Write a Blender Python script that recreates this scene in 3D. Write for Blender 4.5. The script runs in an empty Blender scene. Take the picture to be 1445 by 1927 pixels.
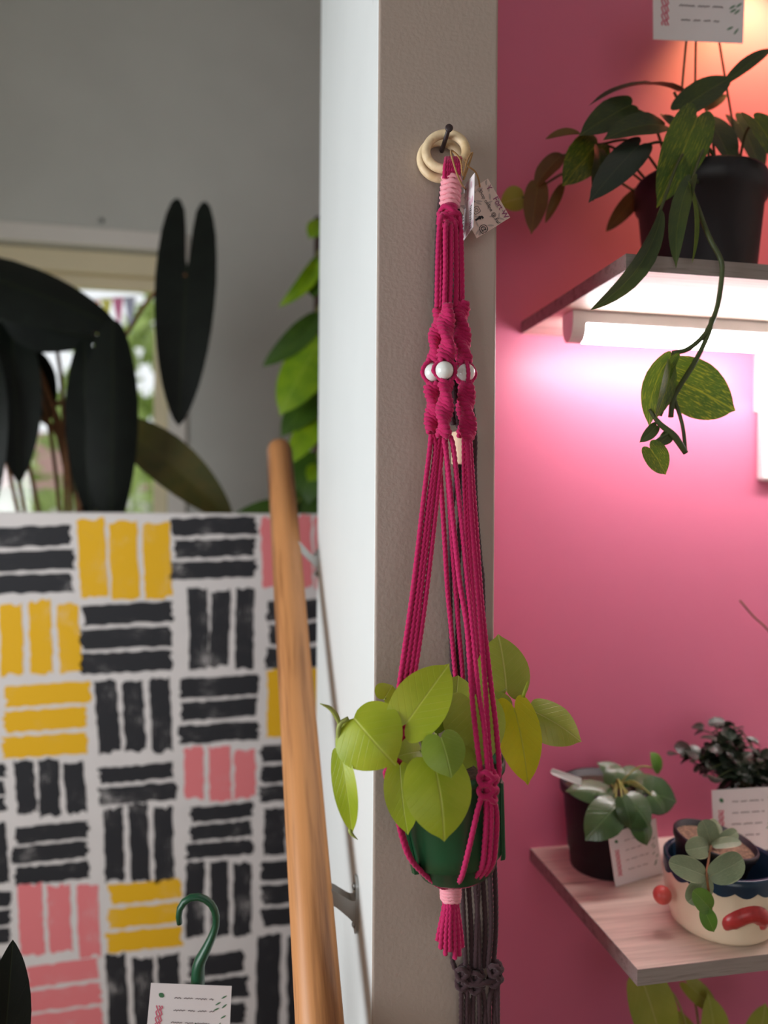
import bpy, math, random
import numpy as np
from mathutils import Vector, Matrix, noise
from mathutils.bvhtree import BVHTree
random.seed(7)
scene = bpy.context.scene
C = scene.collection

# ------------------------------------------------------------------ camera
F_PX, CX, CY = 1447.0, 722.5, 963.5
YAW, ROLL = math.radians(11.2), math.radians(0.4)
CAM = Vector((0, 0, 1.5))
FWD = Vector((math.sin(YAW), math.cos(YAW), 0))
_R0 = Vector((math.cos(YAW), -math.sin(YAW), 0)); _U0 = Vector((0, 0, 1))
RGT = _R0 * math.cos(ROLL) + _U0 * math.sin(ROLL)
UPV = _U0 * math.cos(ROLL) - _R0 * math.sin(ROLL)
cd = bpy.data.cameras.new('camera'); cam = bpy.data.objects.new('camera', cd); C.objects.link(cam)
cd.sensor_fit = 'VERTICAL'; cd.sensor_height = 36.0; cd.lens = F_PX / 1927.0 * 36.0
cd.clip_start = 0.05; cd.clip_end = 200
cam.matrix_world = Matrix(((RGT.x, UPV.x, -FWD.x, CAM.x), (RGT.y, UPV.y, -FWD.y, CAM.y), (RGT.z, UPV.z, -FWD.z, CAM.z), (0, 0, 0, 1)))
cd.dof.use_dof = True; cd.dof.focus_distance = 0.87; cd.dof.aperture_fstop = 2.3
scene.camera = cam

# ------------------------------------------------------------------ sky and main lights, exposure
world = bpy.data.worlds.new('world'); scene.world = world; world.use_nodes = True
wb = world.node_tree.nodes['Background']; wb.inputs[0].default_value = (0.93, 0.97, 1.0, 1); wb.inputs[1].default_value = 1.15
scene.view_settings.view_transform = 'Standard'; scene.view_settings.look = 'None'
scene.view_settings.exposure = 0.0; scene.view_settings.gamma = 1.0; scene.view_settings.use_curve_mapping = False

def area(name, loc, direction, sx, sy, power, color):
    l = bpy.data.lights.new(name, 'AREA'); l.shape = 'RECTANGLE'; l.size = sx; l.size_y = sy; l.energy = power; l.color = color
    o = bpy.data.objects.new(name, l); C.objects.link(o); o.location = loc
    o.rotation_euler = Vector(direction).to_track_quat('-Z', 'Y').to_euler(); return o
# daylight entering through the side window (in its opening, on the left); then a fill lamp added behind the camera to lift the room
area('side_window_daylight', (-1.68, 0.55, 1.50), (1, 0.0, 0), 1.3, 1.25, 39, (0.93, 0.97, 1.0))
area('added_front_fill', (-0.35, -2.75, 1.6), (0.12, 1, -0.05), 1.9, 1.5, 7.5, (1.0, 0.95, 0.89))

# ------------------------------------------------------------------ pixel helpers (a pixel gives a direction; the plane it lies on gives distance)
def ray(u, v): return FWD * F_PX + RGT * (u - CX) + UPV * (CY - v)
def P(u, v, y): d = ray(u, v); return CAM + d * (y / d.y)
def PX(u, v, x): d = ray(u, v); return CAM + d * (x / d.x)
def PZ(u, v, z): d = ray(u, v); return CAM + d * ((z - CAM.z) / d.z)
def mpp(p): return (p - CAM).dot(FWD) / F_PX          # metres per pixel at a point

# ------------------------------------------------------------------ materials
def lin(r, g, b):
    f = lambda c: (c / 255 / 12.92) if c / 255 <= 0.04045 else ((c / 255 + 0.055) / 1.055) ** 2.4
    return (f(r), f(g), f(b), 1)
class MT:
    def __init__(s, name, rough=0.6, spec=0.5):
        s.m = bpy.data.materials.new(name); s.m.use_nodes = True; s.n = s.m.node_tree.nodes; s.l = s.m.node_tree.links
        s.b = s.n['Principled BSDF']; s.out = s.n['Material Output']
        s.b.inputs['Roughness'].default_value = rough; s.b.inputs['Specular IOR Level'].default_value = spec
    def node(s, t, **k):
        n = s.n.new(t)
        for a, b in k.items(): setattr(n, a, b)
        return n
    def link(s, a, b): s.l.new(a, b)
    def coords(s, which='Object', scale=(1, 1, 1), rot=(0, 0, 0)):
        t = s.node('ShaderNodeTexCoord'); m = s.node('ShaderNodeMapping'); m.inputs['Scale'].default_value = scale; m.inputs['Rotation'].default_value = rot
        s.link(t.outputs[which], m.inputs[0]); return m.outputs[0]
    def noise(s, co, scale, detail=3, rough=0.5):
        n = s.node('ShaderNodeTexNoise'); n.inputs['Scale'].default_value = scale; n.inputs['Detail'].default_value = detail; n.inputs['Roughness'].default_value = rough
        s.link(co, n.inputs['Vector']); return n.outputs['Fac']
    def ramp(s, fac, stops):
        r = s.node('ShaderNodeValToRGB'); e = r.color_ramp.elements
        while len(e) < len(stops): e.new(0.5)
        for i, (p, c) in enumerate(stops): e[i].position = p; e[i].color = c
        s.link(fac, r.inputs[0]); return r.outputs[0]
    def mix(s, fac, a, b, mode='MIX'):
        n = s.node('ShaderNodeMix', data_type='RGBA', blend_type=mode)
        for k, x in ((0, fac), (6, a), (7, b)):
            if isinstance(x, (int, float)): n.inputs[k].default_value = x
            elif isinstance(x, tuple): n.inputs[k].default_value = x
            else: s.link(x, n.inputs[k])
        return n.outputs[2]
    def math(s, op, a, b=0.0):
        n = s.node('ShaderNodeMath', operation=op)
        for k, x in ((0, a), (1, b)):
            if isinstance(x, (int, float)): n.inputs[k].default_value = x
            else: s.link(x, n.inputs[k])
        return n.outputs[0]
    def color(s, x):
        if isinstance(x, tuple): s.b.inputs['Base Color'].default_value = x
        else: s.link(x, s.b.inputs['Base Color'])
        return s
    def bump(s, h, strength, dist=0.001):
        n = s.node('ShaderNodeBump'); n.inputs['Strength'].default_value = strength; n.inputs['Distance'].default_value = dist
        s.link(h, n.inputs['Height']); s.link(n.outputs[0], s.b.inputs['Normal']); return s
def shade(c, k): return (min(1, c[0] * k), min(1, c[1] * k), min(1, c[2] * k), 1)
def noisy(name, c, rough=0.6, var=0.15, scale=30, spec=0.5, bump=0.0, bscale=200, which='Object', sc=(1, 1, 1)):
    t = MT(name, rough, spec); co = t.coords(which, sc)
    t.color(t.ramp(t.noise(co, scale), [(0.3, shade(c, 1 - var)), (0.7, shade(c, 1 + var))]))
    if bump: t.bump(t.noise(co, bscale, 2), bump)
    return t.m
def paint(name, c, rough=0.5, bump=0.25, bscale=260, var=0.04, spec=0.5, smudge=None):
    t = MT(name, rough, spec); co = t.coords('Object')
    col = t.ramp(t.noise(co, 3.0, 4), [(0.3, shade(c, 1 - var)), (0.7, shade(c, 1 + var))])
    if smudge:
        col = t.mix(t.ramp(t.noise(co, 9.0, 5, 0.7), [(0.70, (0, 0, 0, 1)), (0.80, (0.5, 0.5, 0.5, 1))]), col, smudge)
    t.color(col); t.bump(t.noise(co, bscale, 3), bump, 0.0012); return t.m
def wood(name, light, dark, stretch=(40, 40, 2.2), rough=0.45, sc=1.0, spec=0.4, detail=6):
    t = MT(name, rough, spec); co = t.coords('Object', stretch)
    n1 = t.noise(co, 1.0 * sc, detail, 0.6); co2 = t.coords('Object', tuple(x * 6 for x in stretch)); n2 = t.noise(co2, 1.0 * sc, 3)
    f = t.math('ADD', t.math('MULTIPLY', n1, 0.75), t.math('MULTIPLY', n2, 0.25))
    t.color(t.ramp(f, [(0.36, dark), (0.50, light), (0.58, shade(light, 1.12)), (0.66, dark)])); t.bump(n2, 0.15, 0.0005); return t.m
def leafmat(name, base, alt, vein, rough=0.4, trans=0.25, splash=0.0, scale=18, spec=0.5, edge=None):
    """leaf: blotchy blade, paler midrib and side veins from the blade's own UV"""
    t = MT(name, rough, spec); uv = t.node('ShaderNodeTexCoord').outputs['UV']
    sep = t.node('ShaderNodeSeparateXYZ'); t.link(uv, sep.inputs[0])
    a = t.math('ABSOLUTE', t.math('SUBTRACT', sep.outputs[0], 0.5))            # 0 at midrib .. .5 margin
    co = t.coords('Object'); n = t.noise(co, scale, 4)
    col = t.ramp(n, [(0.35, base), (0.65, alt)])
    if splash > 0:
        m = t.node('ShaderNodeMapping'); m.inputs['Scale'].default_value = (16, 3.0, 1); m.inputs['Rotation'].default_value = (0, 0, 0.5); t.link(uv, m.inputs[0])
        s2 = t.noise(m.outputs[0], 2.2, 5, 0.65)
        col = t.mix(t.math('MULTIPLY', t.ramp(s2, [(0.52, (0, 0, 0, 1)), (0.62, (1, 1, 1, 1))]), splash), col, vein)
    mid = t.ramp(a, [(0.0, (1, 1, 1, 1)), (0.022, (0, 0, 0, 1))])
    w = t.math('FRACT', t.math('MULTIPLY', t.math('SUBTRACT', sep.outputs[1], t.math('MULTIPLY', a, 0.75)), 8.0))
    sv = t.ramp(t.math('ABSOLUTE', t.math('SUBTRACT', w, 0.5)), [(0.0, (0.30, 0.30, 0.30, 1)), (0.07, (0, 0, 0, 1))])
    col = t.mix(t.math('MULTIPLY', mid, 0.55), col, vein); col = t.mix(t.math('MULTIPLY', sv, 0.3), col, vein)
    if edge: col = t.mix(t.ramp(a, [(0.44, (0, 0, 0, 1)), (0.48, (1, 1, 1, 1))]), col, edge)
    t.color(col)
    h = t.math('ADD', t.math('MULTIPLY', mid, -1.0), t.math('MULTIPLY', sv, -1.0)); t.bump(h, 0.35, 0.0012)
    if trans > 0:
        tr = t.node('ShaderNodeBsdfTranslucent'); t.link(col, tr.inputs[0]); mx = t.node('ShaderNodeMixShader'); mx.inputs[0].default_value = trans
        t.link(t.b.outputs[0], mx.inputs[1]); t.link(tr.outputs[0], mx.inputs[2]); t.link(mx.outputs[0], t.out.inputs[0])
    return t.m
def emit(name, c, s, base=(0.9, 0.9, 0.9, 1)):
    t = MT(name); t.color(base); t.b.inputs['Emission Color'].default_value = c; t.b.inputs['Emission Strength'].default_value = s; return t.m
def ropemat(name, c, var=0.22):
    t = MT(name, 0.85, 0.15); co = t.coords('Object'); n = t.noise(co, 1500, 2)
    t.color(t.ramp(n, [(0.3, shade(c, 1 - var)), (0.7, shade(c, 1 + var))])); t.bump(n, 0.3, 0.0004)
    t.b.inputs['Sheen Weight'].default_value = 0.15; return t.m

M = {}
M['grey'] = paint('taupe_paint', lin(176, 160, 149), 0.42, 0.42, 190)
M['white'] = paint('white_paint', lin(228, 231, 230), 0.5, 0.12, 120, 0.03, smudge=lin(196, 198, 196))
M['pinkwall'] = paint('pink_paint', lin(217, 118, 149), 0.42, 0.12, 150, 0.03)
M['backwall'] = paint('grey_green_paint', lin(206, 206, 199), 0.6, 0.1, 120)
M['ceiling'] = paint('ceiling_paint', lin(228, 226, 220), 0.7)
M['floor'] = wood('floor_boards', lin(150, 118, 88), lin(105, 78, 55), (4, 40, 40), 0.5)
M['casing'] = paint('casing_paint', lin(238, 232, 224), 0.45, 0.05)
M['cream'] = paint('cream_paint', lin(240, 226, 190), 0.5, 0.05)
M['cord'] = ropemat('magenta_cotton', lin(188, 37, 94))
M['palecord'] = ropemat('pale_pink_cotton', lin(240, 160, 172), 0.12)
M['browncord'] = ropemat('dark_brown_cotton', lin(72, 52, 56), 0.3)
M['ring'] = wood('raw_maple', lin(232, 208, 170), lin(214, 184, 140), (25, 25, 25), 0.5)
M['beadwood'] = wood('bead_wood', lin(226, 196, 168), lin(208, 172, 140), (30, 30, 5), 0.6)
M['bead'] = MT('white_glazed_bead', 0.12, 0.6).color(lin(236, 238, 234)).m
M['iron'] = noisy('dark_iron', lin(48, 34, 36), 0.5, 0.3, 300)
M['jute'] = ropemat('jute_twine', lin(170, 130, 84), 0.25)
M['steel'] = MT('brushed_steel', 0.32).color(lin(165, 165, 163)).m; M['steel'].node_tree.nodes['Principled BSDF'].inputs['Metallic'].default_value = 0.85
M['rail'] = wood('varnished_fir', lin(194, 134, 84), lin(104, 58, 30), (17, 17, 1.0), 0.38)
M['shelf'] = wood('pale_oak_laminate', lin(222, 204, 190), lin(190, 170, 156), (1.6, 26, 26), 0.5)
M['shelfedge'] = wood('grey_oak_edge', lin(142, 130, 124), lin(110, 98, 94), (3, 60, 60), 0.5)
M['greenpot'] = noisy('green_plastic', lin(24, 72, 44), 0.3, 0.06, 20)
M['blackpot'] = noisy('black_plastic', lin(22, 19, 25), 0.45, 0.12, 20)
M['soil'] = noisy('potting_soil', lin(70, 52, 40), 0.95, 0.55, 260, bump=1.0, bscale=300)
M['cream_glaze'] = noisy('cream_glaze', lin(232, 212, 184), 0.28, 0.06, 12)
M['navy_glaze'] = noisy('navy_glaze', lin(30, 52, 72), 0.2, 0.12, 30)
M['red_glaze'] = noisy('red_glaze', lin(176, 52, 52), 0.3, 0.16, 90)
M['coral_glaze'] = noisy('coral_glaze', lin(206, 84, 76), 0.35, 0.08, 60)
M['paper'] = noisy('white_card', lin(236, 230, 232), 0.7, 0.02, 20)
M['tagpaper'] = noisy('blush_card', lin(226, 200, 190), 0.7, 0.03, 60)
M['ink'] = MT('black_ink', 0.7).color(lin(30, 24, 28)).m
M['greyink'] = MT('grey_ink', 0.8).color(lin(120, 108, 112)).m
M['leafink'] = MT('grey_leaf_print', 0.8).color(lin(186, 166, 160)).m
M['pinkink'] = MT('pink_ink', 0.7).color(lin(214, 92, 120)).m
M['plumink'] = MT('plum_ink', 0.7).color(lin(150, 74, 112)).m
M['greenink'] = MT('green_ink', 0.7).color(lin(70, 120, 84)).m
M['plasticwhite'] = noisy('white_plastic', lin(232, 232, 230), 0.4, 0.02, 20)
M['greenhook'] = noisy('green_hook_plastic', lin(20, 70, 44), 0.35, 0.08, 20)
M['lime'] = leafmat('lime_leaf', lin(158, 178, 40), lin(180, 194, 54), lin(208, 214, 112), 0.36, 0.3, spec=0.4)
M['yellowlime'] = leafmat('yellow_lime_leaf', lin(196, 196, 20), lin(210, 206, 30), lin(150, 168, 40), 0.36, 0.35, spec=0.4)
M['sage'] = leafmat('sage_leaf', lin(122, 146, 46), lin(138, 160, 58), lin(178, 194, 106), 0.38, 0.2, spec=0.4)
M['olive'] = leafmat('olive_lime_leaf', lin(148, 164, 54), lin(166, 178, 72), lin(206, 208, 126), 0.38, 0.25, spec=0.4)
M['pothos'] = leafmat('pothos_leaf', lin(62, 92, 30), lin(88, 118, 34), lin(170, 178, 50), 0.38, 0.3, splash=0.55)
M['pothosdark'] = leafmat('pothos_dark_leaf', lin(46, 62, 34), lin(60, 76, 34), lin(110, 122, 50), 0.4, 0.15, splash=0.25)
M['pothosblue'] = leafmat('pothos_blue_leaf', lin(40, 56, 48), lin(52, 66, 52), lin(84, 100, 70), 0.35, 0.08)
M['dried'] = leafmat('drying_leaf', lin(98, 72, 40), lin(116, 92, 44), lin(150, 130, 70), 0.6, 0.2)
M['darkleaf'] = leafmat('dark_strap_leaf', lin(12, 17, 13), lin(17, 23, 18), lin(40, 48, 24), 0.5, 0.02, spec=0.2)
M['strapolive'] = leafmat('olive_strap_leaf', lin(64, 66, 22), lin(84, 74, 28), lin(90, 92, 36), 0.45, 0.1)
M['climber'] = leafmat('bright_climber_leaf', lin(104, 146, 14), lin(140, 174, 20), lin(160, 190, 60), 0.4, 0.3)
M['climberdark'] = leafmat('dark_climber_leaf', lin(52, 84, 24), lin(66, 98, 28), lin(96, 124, 44), 0.4, 0.2)  # darker green for part of the climber's leaves
M['peperomia'] = leafmat('glossy_green_leaf', lin(56, 86, 46), lin(74, 104, 58), lin(120, 150, 96), 0.22, 0.1, spec=0.7)
M['hoya'] = leafmat('silvery_green_leaf', lin(112, 130, 98), lin(134, 150, 116), lin(166, 178, 140), 0.4, 0.1, splash=0.3, edge=lin(168, 176, 138))
M['hoyanew'] = leafmat('fresh_green_leaf', lin(84, 128, 46), lin(104, 146, 56), lin(150, 178, 90), 0.32, 0.15)
M['bush'] = leafmat('tiny_dark_leaf', lin(34, 48, 36), lin(46, 62, 46), lin(110, 124, 108), 0.28, 0.05, spec=0.7)
M['stem'] = noisy('green_stem', lin(150, 158, 78), 0.5, 0.15, 60)
M['darkstem'] = noisy('dark_green_stem', lin(66, 78, 40), 0.5, 0.2, 60)
M['brownstem'] = noisy('brown_stem', lin(120, 78, 42), 0.6, 0.2, 60)
M['hedge'] = noisy('garden_foliage', lin(150, 170, 90), 0.7, 0.3, 3)
M['lawn'] = noisy('lawn_grass', lin(150, 165, 100), 0.9, 0.25, 2)
M['render'] = noisy('house_render', lin(225, 222, 214), 0.8, 0.05, 2)
M['roof'] = noisy('house_roof', lin(168, 130, 120), 0.8, 0.1, 4)

# ------------------------------------------------------------------ object helpers
def root_loc(p):
    v = Vector((0, 0, 0))
    while p is not None: v += p.location; p = p.parent
    return v
def tag(o, label=None, cat=None, group=None, kind=None):
    for k, x in (('label', label), ('category', cat), ('group', group), ('kind', kind)):
        if x: o[k] = x
    return o
def thing(name, loc, label, cat, group=None):
    o = bpy.data.objects.new(name, None); C.objects.link(o); o.location = loc; o.empty_display_size = 0.02
    return tag(o, label, cat, group)
def mobj(name, verts, faces, mat, parent=None, smooth=True, uvs=None, mats=None, fmat=None):
    off = root_loc(parent)
    me = bpy.data.meshes.new(name)
    me.from_pydata([(v[0] - off.x, v[1] - off.y, v[2] - off.z) for v in verts], [], faces)
    for m in (mats or [mat]): me.materials.append(m)
    if smooth: me.polygons.foreach_set('use_smooth', [True] * len(me.polygons))
    if fmat is not None: me.polygons.foreach_set('material_index', fmat)
    if uvs is not None:
        ul = me.uv_layers.new(name='UVMap'); idx = np.empty(len(me.loops), dtype=np.int32); me.loops.foreach_get('vertex_index', idx)
        ul.data.foreach_set('uv', np.asarray(uvs, dtype=np.float32)[idx].ravel())
    me.update()
    o = bpy.data.objects.new(name, me); C.objects.link(o); o.parent = parent; return o
def structure(o): o['kind'] = 'structure'; return o
def V(*a): return Vector(a)
class B:
    """collects shapes for one mesh"""
    def __init__(s): s.v = []; s.f = []
    def add(s, v, f): n = len(s.v); s.v += [Vector(x) for x in v]; s.f += [tuple(i + n for i in q) for q in f]; return s
    def box(s, a, b, bev=0.0):
        x0, y0, z0 = a; x1, y1, z1 = b
        if bev <= 0:
            return s.add([(x0, y0, z0), (x1, y0, z0), (x1, y1, z0), (x0, y1, z0), (x0, y0, z1), (x1, y0, z1), (x1, y1, z1), (x0, y1, z1)],
                         [(0, 3, 2, 1), (4, 5, 6, 7), (0, 1, 5, 4), (1, 2, 6, 5), (2, 3, 7, 6), (3, 0, 4, 7)])
        c = bev; v = []; f = []
        prof = [(0, c), (c, 0)]
        def rect(i, z): return [(x0 + i, y0 + c, z), (x0 + c, y0 + i, z), (x1 - c, y0 + i, z), (x1 - i, y0 + c, z), (x1 - i, y1 - c, z), (x1 - c, y1 - i, z), (x0 + c, y1 - i, z), (x0 + i, y1 - c, z)]
        def rin(z): return [(x0 + c, y0 + c, z)] * 1 and [(x0 + c, y0 + 2 * c, z), (x0 + 2 * c, y0 + c, z), (x1 - 2 * c, y0 + c, z), (x1 - c, y0 + 2 * c, z), (x1 - c, y1 - 2 * c, z), (x1 - 2 * c, y1 - c, z), (x0 + 2 * c, y1 - c, z), (x0 + c, y1 - 2 * c, z)]
        rings = [rin(z0), rect(0, z0 + c), rect(0, z1 - c), rin(z1)]
        for r in rings: v += r
        for k in range(3):
            for i in range(8): j = (i + 1) % 8; f.append((k * 8 + i, k * 8 + j, k * 8 + 8 + j, k * 8 + 8 + i))
        f.append(tuple(range(7, -1, -1))); f.append(tuple(range(24, 32))); return s.add(v, f)
    def prism(s, poly, d):
        """poly: list of points, extruded by vector d"""
        n = len(poly); poly = [Vector(p) for p in poly]; d = Vector(d)
        return s.add(poly + [p + d for p in poly], [tuple(range(n - 1, -1, -1)), tuple(range(n, 2 * n))] + [(i, (i + 1) % n, n + (i + 1) % n, n + i) for i in range(n)])
    def lathe(s, prof, n=32, center=(0, 0, 0), rot=None, cap0=True, cap1=True, mod=None):
        v = []; f = []; c = Vector(center)
        for k, (r, z) in enumerate(prof):
            for i in range(n):
                a = 2 * math.pi * i / n; rr, zz = mod(r, z, a, k) if mod else (r, z)
                p = Vector((rr * math.cos(a), rr * math.sin(a), zz))
                v.append(c + (rot @ p if rot else p))
        for k in range(len(prof) - 1):
            for i in range(n): j = (i + 1) % n; f.append((k * n + i, k * n + j, k * n + n + j, k * n + n + i))
        if cap0: f.append(tuple(range(n - 1, -1, -1)))
        if cap1: f.append(tuple(range((len(prof) - 1) * n, len(prof) * n)))
        return s.add(v, f)
    def build(s, name, mat, parent=None, smooth=False, **k): return mobj(name, s.v, s.f, mat, parent, smooth, **k)
def resample(pts, step, closed=False):
    """Catmull-Rom through the points at an even step"""
    p = [np.array(x, float) for x in pts]
    if not closed: p = [2 * p[0] - p[1]] + p + [2 * p[-1] - p[-2]]
    else: p = [p[-1]] + p + p[:2]
    dense = []
    for i in range(1, len(p) - 2):
        a, b, c, d = p[i - 1], p[i], p[i + 1], p[i + 2]
        m = max(4, int(np.linalg.norm(c - b) / step) + 2)
        t = np.linspace(0, 1, m, endpoint=False)[:, None]
        dense.append(0.5 * ((2 * b) + (-a + c) * t + (2 * a - 5 * b + 4 * c - d) * t ** 2 + (-a + 3 * b - 3 * c + d) * t ** 3))
    dense = np.vstack(dense + [p[-2][None]])
    seg = np.linalg.norm(np.diff(dense, axis=0), axis=1); s = np.concatenate([[0], np.cumsum(seg)])
    n = max(3, int(s[-1] / step) + 1); q = np.linspace(0, s[-1], n)
    return np.stack([np.interp(q, s, dense[:, k]) for k in range(3)], 1), s[-1]
def sweep(pts, radius, step=None, lobes=0, amp=0.18, pitch=None, n=10, closed=False, taper=None, flat=None):
    """tube along a path; lobes>0 gives a laid (twisted) rope"""
    step = step or radius * 0.9
    pp, L = resample(pts, step, closed); m = len(pp)
    T = np.gradient(pp, axis=0); T /= np.linalg.norm(T, axis=1)[:, None] + 1e-12
    ref = np.array([0.0, 0, 1]) if abs(T[0][2]) < 0.9 else np.array([0, -1.0, 0])
    N = np.zeros_like(pp); nn = ref - T[0] * ref.dot(T[0]); nn /= np.linalg.norm(nn)
    for i in range(m):
        nn = nn - T[i] * nn.dot(T[i]); nn /= np.linalg.norm(nn) + 1e-12; N[i] = nn
    Bn = np.cross(T, N); s = np.linspace(0, L, m)
    th = np.linspace(0, 2 * np.pi, n, endpoint=False)[None, :]
    r = np.full((m, n), radius)
    if lobes: r = r * (1 - 1.7 * amp * (1 - np.abs(np.cos(lobes / 2 * (th - (2 * np.pi * s / (pitch or radius * 8))[:, None])))))
    if taper is not None: r = r * np.interp(s / L, np.linspace(0, 1, len(taper)), taper)[:, None]
    a = r * np.cos(th); b = r * np.sin(th) * (flat or 1.0)
    vv = pp[:, None, :] + N[:, None, :] * a[:, :, None] + Bn[:, None, :] * b[:, :, None]
    verts = vv.reshape(-1, 3).tolist(); f = []
    for k in range(m - 1):
        o = k * n; f += [(o + i, o + (i + 1) % n, o + n + (i + 1) % n, o + n + i) for i in range(n)]
    if not closed: f.append(tuple(range(n - 1, -1, -1))); f.append(tuple(range((m - 1) * n, m * n)))
    return verts, f
def rope(name, pts, r, mat, parent, lobes=3, n=16, closed=False, pitch=None, amp=0.19):
    v, f = sweep(pts, r, r * 0.55, lobes, amp, pitch or r * 6, n, closed); return mobj(name, v, f, mat, parent)
def tube(name, pts, r, mat, parent, n=8, taper=None, step=None, flat=None):
    v, f = sweep(pts, r, step or max(r * 1.5, 0.003), 0, 0, None, n, False, taper, flat); return mobj(name, v, f, mat, parent)

# leaf outlines: (half width fraction, length fraction) from stalk to tip
SHAPES = {
    'heart': [(0, 0.02), (0.10, -0.06), (0.30, -0.13), (0.56, -0.13), (0.82, -0.01), (0.97, 0.18), (1.0, 0.36), (0.90, 0.56), (0.68, 0.74), (0.40, 0.88), (0.14, 0.965), (0, 1.03)],
    'cordate': [(0, 0.02), (0.25, -0.05), (0.60, -0.02), (0.88, 0.14), (1.0, 0.34), (0.95, 0.54), (0.74, 0.73), (0.44, 0.88), (0.16, 0.965), (0, 1.03)],
    'lance': [(0, 0), (0.34, 0.02), (0.68, 0.12), (0.95, 0.30), (1.0, 0.46), (0.86, 0.66), (0.55, 0.84), (0.22, 0.95), (0, 1.0)],
    'oval': [(0, 0), (0.42, 0.02), (0.76, 0.14), (0.97, 0.36), (1.0, 0.55), (0.86, 0.78), (0.52, 0.94), (0.2, 0.99), (0, 1.0)],
    'hastate': [(0, 0.0), (0.10, -0.07), (0.15, -0.15), (0.11, -0.24), (0.15, -0.34), (0.34, -0.43), (0.62, -0.42), (0.88, -0.24), (1.0, 0.04), (0.98, 0.26), (0.86, 0.5), (0.62, 0.74), (0.32, 0.91), (0.10, 0.985), (0, 1.0)],
}
def leaf_mesh(A, S, N, base, L, w, shape='heart', arch=0.06, fold=0.15, wave=0.0, n=14, rings=4, side=0.0, seed=0, tipcurl=0.0):
    pts = [(x, y, 0) for x, y in SHAPES[shape]]
    q, _ = resample(pts, 0.02); idx = np.linspace(0, len(q) - 1, n).astype(int); half = q[idx]
    outl = [(x, y) for x, y, _ in half] + [(-x, y) for x, y, _ in half[-2:0:-1]]
    c = (0.0, 0.30 if shape != 'hastate' else 0.12); m = len(outl); v = []; uv = []; f = []
    def place(x, y):
        X = x * w / 2; ax = abs(x)
        z = fold * (w / 2) * ax ** 1.35 + arch * L * 4 * y * (1 - y)
        z += wave * w * math.sin(y * 9 + seed + (1.5 if x < 0 else 0)) * ax
        z -= tipcurl * L * max(0, y - 0.7) ** 2 * 6
        X += side * L * y * (1 - y) * 4
        v.append(base + A * (y * L) + S * X + N * z); uv.append((0.5 + x / 2, y))
    place(*c)
    for r in range(1, rings + 1):
        k = r / rings
        for x, y in outl: place(c[0] + (x - c[0]) * k, c[1] + (y - c[1]) * k)
    for i in range(m): f.append((0, 1 + i, 1 + (i + 1) % m))
    for r in range(rings - 1):
        o = 1 + r * m
        for i in range(m): j = (i + 1) % m; f.append((o + i, o + m + i, o + m + j, o + j))
    return v, f, uv
def leaf(parent, mat, base, tip, w, nrm=(-0.1, -1, 0.35), shape='heart', arch=0.06, fold=0.15, wave=0.0, stalk=None, stalk_mat=None, stalk_r=0.0016, n=14, rings=4, side=0.0, tipcurl=0.0, name='leaf', label=None):
    base = Vector(base); tip = Vector(tip); A = tip - base; L = A.length; A.normalize()
    N = Vector(nrm); N = N - A * N.dot(A); N.normalize(); S = A.cross(N)
    v, f, uv = leaf_mesh(A, S, N, base, L, w, shape, arch, fold, wave, n, rings, side, random.random() * 6, tipcurl)
    o = mobj(name, v, f, mat, parent, True, uv)
    if label: o['label'] = label
    if stalk is not None:
        s = [Vector(x) for x in stalk] if isinstance(stalk, (list, tuple)) and not isinstance(stalk[0], (int, float)) else None
        if s is None:
            a = Vector(stalk); mid = (a + base) / 2 + Vector((0, 0, (a - base).length * 0.25)); s = [a, mid]
        tube('petiole', s + [base + A * 0.06 * L], stalk_r, stalk_mat or M['stem'], o, 6)
    return o
def pleaf(parent, mat, b, t, wpx, yb, yt=None, **k):
    """leaf from two pixels at their depths"""
    yt = yb if yt is None else yt
    p0 = P(b[0], b[1], yb); p1 = P(t[0], t[1], yt)
    return leaf(parent, mat, p0, p1, wpx * mpp((p0 + p1) / 2), **k)
def ppath(pts): return [P(*p) for p in pts]

# ------------------------------------------------------------------ the room
Y0, Y1, YE, YB = 0.90, 1.25, 1.517, 3.4        # partition end face, pink wall, far end of partition, window wall
X0 = P(705, 963, Y0).x; X1 = P(932, 963, Y0).x
H = 4.1
XL, XR, YF = -1.72, 2.2, -2.9
structure(B().box((XL - 0.1, YF - 0.1, -0.06), (XR + 0.1, YB + 0.12, 0)).build('floor', M['floor']))
structure(B().box((XL - 0.1, YF - 0.1, H), (XR + 0.1, YB + 0.12, H + 0.06)).build('ceiling', M['ceiling']))
# partition: taupe end face, white left face, pink right face; a soft corner bead along the edges
def corner_box():
    r = 0.004; v = []; f = []; fm = []
    xs = [(X0, YE)]; 
    xs += [(X0 + r - r * math.cos(a), Y0 + r - r * math.sin(a)) for a in np.linspace(0, math.pi / 2, 6)]
    xs += [(X1 - r + r * math.sin(a), Y0 + r - r * math.cos(a)) for a in np.linspace(0, math.pi / 2, 6)]
    xs += [(X1, YE)]; n = len(xs)
    for z in (0, H): v += [(x, y, z) for x, y in xs]
    for i in range(n - 1): f.append((i, i + 1, n + i + 1, n + i)); fm.append(1 if i < 3 else (0 if i < 11 else 2))
    f.append((n - 1, 0, n, 2 * n - 1)); fm.append(1)
    return structure(mobj('wall_partition', v, f, None, None, False, None, [M['grey'], M['white'], M['pinkwall']], fm))
corner_box()
structure(B().box((X1 - 0.002, Y1, 0), (XR, Y1 + 0.1, H)).build('wall_alcove', M['pinkwall']))
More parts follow.
